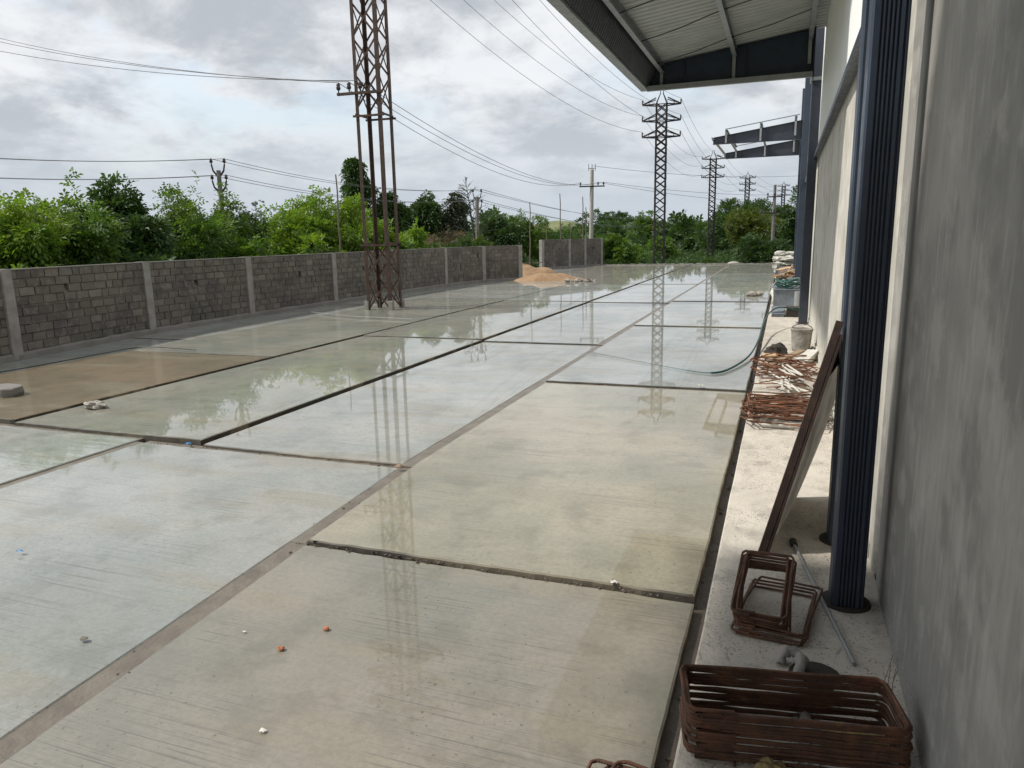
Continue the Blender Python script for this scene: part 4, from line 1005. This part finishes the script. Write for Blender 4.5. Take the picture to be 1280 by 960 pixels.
m = MB(); m.tube([(.44, 23.6, .02), (.44, 23.6, .62)], .11, 12); tag(m.build('pipe_stub', M['pvc']), 'upright grey pipe stub in front of hose coil by the downspout', 'pipe')
m = MB(); m.box((.12, 22.0, .02), (.62, 22.5, .26), .015); m.box((.10, 21.98, .26), (.64, 22.52, .29), .005); tag(m.build('tool_box', M['pit']), 'dark box on the walkway below the green hose', 'box')
m = MB(); m.box((-.30, 22.0, .02), (.05, 24.2, .10), .03); m.box((-.26, 22.3, .10), (.08, 24.0, .15), .03); tag(m.build('sheet_stack', M['dusty_metal']), 'stack of dusty grey sheets lying before hose coil', 'sheets')
for i in range(7):
    m = MB(); m.tube(smooth([(-.4+U(-.1, .1), 29.5+U(-1, 1), .25+U(0, .2)), (.0, 29.2+U(-1, 1), .5+U(0, .2)), (.55, 29+U(-1, 1), .45+U(0, .25))], 4), .03, 6)
    tag(m.build('grey_pipe', M['pvc']), 'bent grey pipe in the heap behind the hose coil', 'pipe', 'grey pipes behind the hose coil')
m = MB(); m.lump((.1, 29.6, .1), (.55, 1.3, .42), 23, 16, .3); tag(m.build('rubble_heap', M['bag']), 'pale heap of rubble behind the hose coil', 'rubble')
for i in range(8):
    m = MB(); m.box((-.4, -.25, -.008), (.4, .25, .008), .02); o = m.build('cardboard_sheet', M['card'] if i % 3 else M['wood'], None, (.15+U(-.2, .2), 33+U(-1, 1), .35+.07*i)); o.rotation_euler = (U(-.25, .25), U(-.35, .35), U(0, 3))
    tag(o, 'flattened orange cardboard in the heap beneath bare canopy', 'cardboard', 'cardboard sheets in the far heap')
for i in range(6):
    m = MB(); a = Vector((-.35+U(-.1, .1), 32.3+U(-.6, .6), .2)); m.bar(a, a+Vector((U(.5, .9), U(.4, 1.2), U(.45, .85))), .06, .04)
    tag(m.build('timber_batten', M['wood']), 'timber batten leaning on the far cardboard heap', 'timber', 'battens on the cardboard heap')
m = MB(); m.lump((.1, 33, .05), (.6, 1.3, .38), 29, 16, .3); tag(m.build('soil_heap', M['sand']), 'small orange soil heap under the cardboard by wall', 'soil')
for i in range(9):
    x, y, z = -1.0+1.3*(i % 3)/1.6+U(-.1, .1), 60+U(-.5, .5), .0+.42*(i//3)
    m = MB(); m.lump((0, 0, 0), (U(.4, .55), U(.28, .4), U(.16, .26)), 60+i, 14, .32, 2.2); tag(m.build('cement_bag', M['bag'], None, (x+.55+U(-.2, .2), y, z*.9)), 'white woven bag in the stacked heap past the building corner', 'bag', 'white bags stacked past the building')

# ------------------------------------------------------------------ sand heaps and stones
def heap(label, x, y, rx, ry, h, mat, seed, rz=0):
    m = MB(); n = 30; vs = []
    for j in range(9):
        k = j/8
        for i in range(n):
            a = 2*pi*i/n; f = 1+.22*mnoise.noise(Vector((cos(a)*1.3, sin(a)*1.3, seed)))
            vs.append((k*rx*f*cos(a), k*ry*f*sin(a), h*(1-k**2.6)*(1+.35*mnoise.noise(Vector((cos(a)*k*2, sin(a)*k*2, seed+4)))+.22*mnoise.noise(Vector((cos(a)*k*6, sin(a)*k*6, seed+9))))-.03))
    m.add(vs, [(j*n+i, (j+1)*n+i, (j+1)*n+(i+1) % n, j*n+(i+1) % n) for j in range(8) for i in range(n)], True)
    o = m.build('sand_heap', mat, None, (x, y, .07)); o.rotation_euler.z = rz; return tag(o, label, 'sand heap')
heap('long orange sand heap spread on the slab at the end of wall', -11.9, 38.0, 2.0, 1.05, .38, M['sand'], 2, .25)
heap('smaller sand heap behind, in the gap at foot of bamboo', -14.7, 43.0, 1.8, 1.2, .62, M['sand'], 5, .1)
for i in range(14):
    m = MB(); r = U(.06, .17); m.lump((0, 0, 0), (r, r*.9, r*.7), 70+i, 9, .3)
    tag(m.build('rubble_stone', M['stone' if i % 3 else 'darkstone'], None, (-10.0+U(-.5, .9), 36.8+U(-.8, .8), .09+r*.5)), 'pale rubble stone scattered at right end of the sand heap', 'stone', 'stones by the sand heap')
m = MB(); m.lump((0, 0, 0), (.17, .12, .065), 3, 14, .35, 2.6); tag(m.build('rock', M['stone'], None, (-9.47, 7.70, .10)), 'rough pale rock on slab beside the third dark joint', 'rock')
m = MB(); pg = [(-.34, -.16), (-.10, -.22), (.20, -.20), (.31, -.09), (.29, .10), (.12, .19), (-.2, .2), (-.36, .06)]
n = len(pg); vs = [(x*k+U(-.012, .012), y*k+U(-.012, .012), z) for z, k in ((-.075, .97), (-.02, 1.02), (.05, 1.0), (.068, .95)) for x, y in pg]
m.add(vs, [(r*n+i, r*n+(i+1) % n, (r+1)*n+(i+1) % n, (r+1)*n+i) for r in range(3) for i in range(n)]+[tuple(range(3*n, 4*n))])
tag(m.build('concrete_block', M['plinth'], None, (-11.70, 7.95, .150)), 'broken grey concrete lump with flat top on brown slab at left edge', 'concrete')
for i, (x, y, r) in enumerate(((-1.05, 28.2, .2), (-.8, 28.6, .14))):
    m = MB(); m.lump((0, 0, 0), (r, r*.8, r*.55), 33+i, 12, .3, 2); tag(m.build('rock', M['stone'], None, (x, y, .17)), ('larger pale rock' if not i else 'smaller rock touching the larger one')+' in the far puddle near building', 'rock')
for x, y, sx, lab in ((-2.72, 3.23, .026, 'orange brick chip, the nearer of two on the near slab'), (-2.59, 3.51, .024, 'orange brick chip, the farther of two on the near slab')):
    m = MB(); m.lump((0, 0, 0), (sx, sx*.7, sx*.5), x*9, 8, .3); tag(m.build('brick_chip', M['brick'], None, (x, y, .012)), lab, 'brick chip')
m = MB(); m.lump((0, 0, 0), (.045, .03, .02), 4, 8, .4); tag(m.build('brick_chip', M['wood'], None, (-3.72, 6.5, .05)), 'pale brick chip at the joint crossing in the middle', 'brick chip')
def scrap(label, x, y, s_, mat, z=.03, name='plastic_scrap'):
    m = MB(); n = 5; vs = [(s_*(i/n-.5)+U(-.1, .1)*s_, s_*.6*(j/n-.5)+U(-.1, .1)*s_, abs(U(0, .25))*s_) for j in range(n+1) for i in range(n+1)]
    m.add(vs, [(j*(n+1)+i, j*(n+1)+i+1, (j+1)*(n+1)+i+1, (j+1)*(n+1)+i) for j in range(n) for i in range(n)], True)
    tag(m.build(name, mat, None, (x, y, z)), label, 'scrap')
scrap('blue plastic scrap at the near end of the long dark joint', -6.66, 6.60, .08, M['blue'], .03)
scrap('tiny blue plastic scrap on the front left slab', -5.6, 3.72, .05, M['blue'])
scrap('white plastic scrap on edge of middle slab near building', -1.12, 11.36, .08, M['whitepl'], .085)
scrap('white crumpled scrap on the nearest transverse joint', -1.0, 4.62, .05, M['whitepl'], .04)
scrap('thin white scrap on near slab close to the frame bottom', -2.33, 2.58, .035, M['whitepl'], .008)
scrap('tiny white scrap near the brick chips', -3.07, 3.32, .022, M['whitepl'], .008)
m = MB(); m.lump((0, 0, 0), (.03, .02, .008), 9, 8, .3); tag(m.build('pebble', M['darkstone'], None, (-3.95, 2.92, .025)), 'flat dark pebble on the front left slab', 'pebble')
m = MB(); m.tube(smooth([(-14.2, 6, .10), (-13.7, 9.3, .12), (-13.75, 11.4, .12), (-13.9, 12.4, .10), (-13.4, 12.55, .13), (-12.0, 12.4, .13)], 6), .012, 5)
tag(m.build('thin_hose', M['hose_black']), 'thin black hose lying along the shaded foot of the boundary wall', 'hose')
m = MB(); m.tube(smooth([(-14.6, 20.3, .12), (-13.6, 19.7, .14), (-12.2, 19.2, .13), (-10.9, 19.0, .13), (-10.1, 18.85, .13)], 6), .009, 5)
tag(m.build('thin_hose', M['pvc']), 'pale thin hose crossing the wet slabs in front of the rusty tower', 'hose')
for i in range(10):
    x, y = U(-8, -2), U(57.6, 60); r = U(.15, .45); m = MB(); m.lump((0, 0, 0), (r*1.3, r, r*.6), 90+i, 10, .3)
    tag(m.build('rubble_stone', M['stone'], None, (x, y, -.1)), 'grey rubble lump on the grass edge past the far kerb', 'stone', 'rubble past the far kerb')
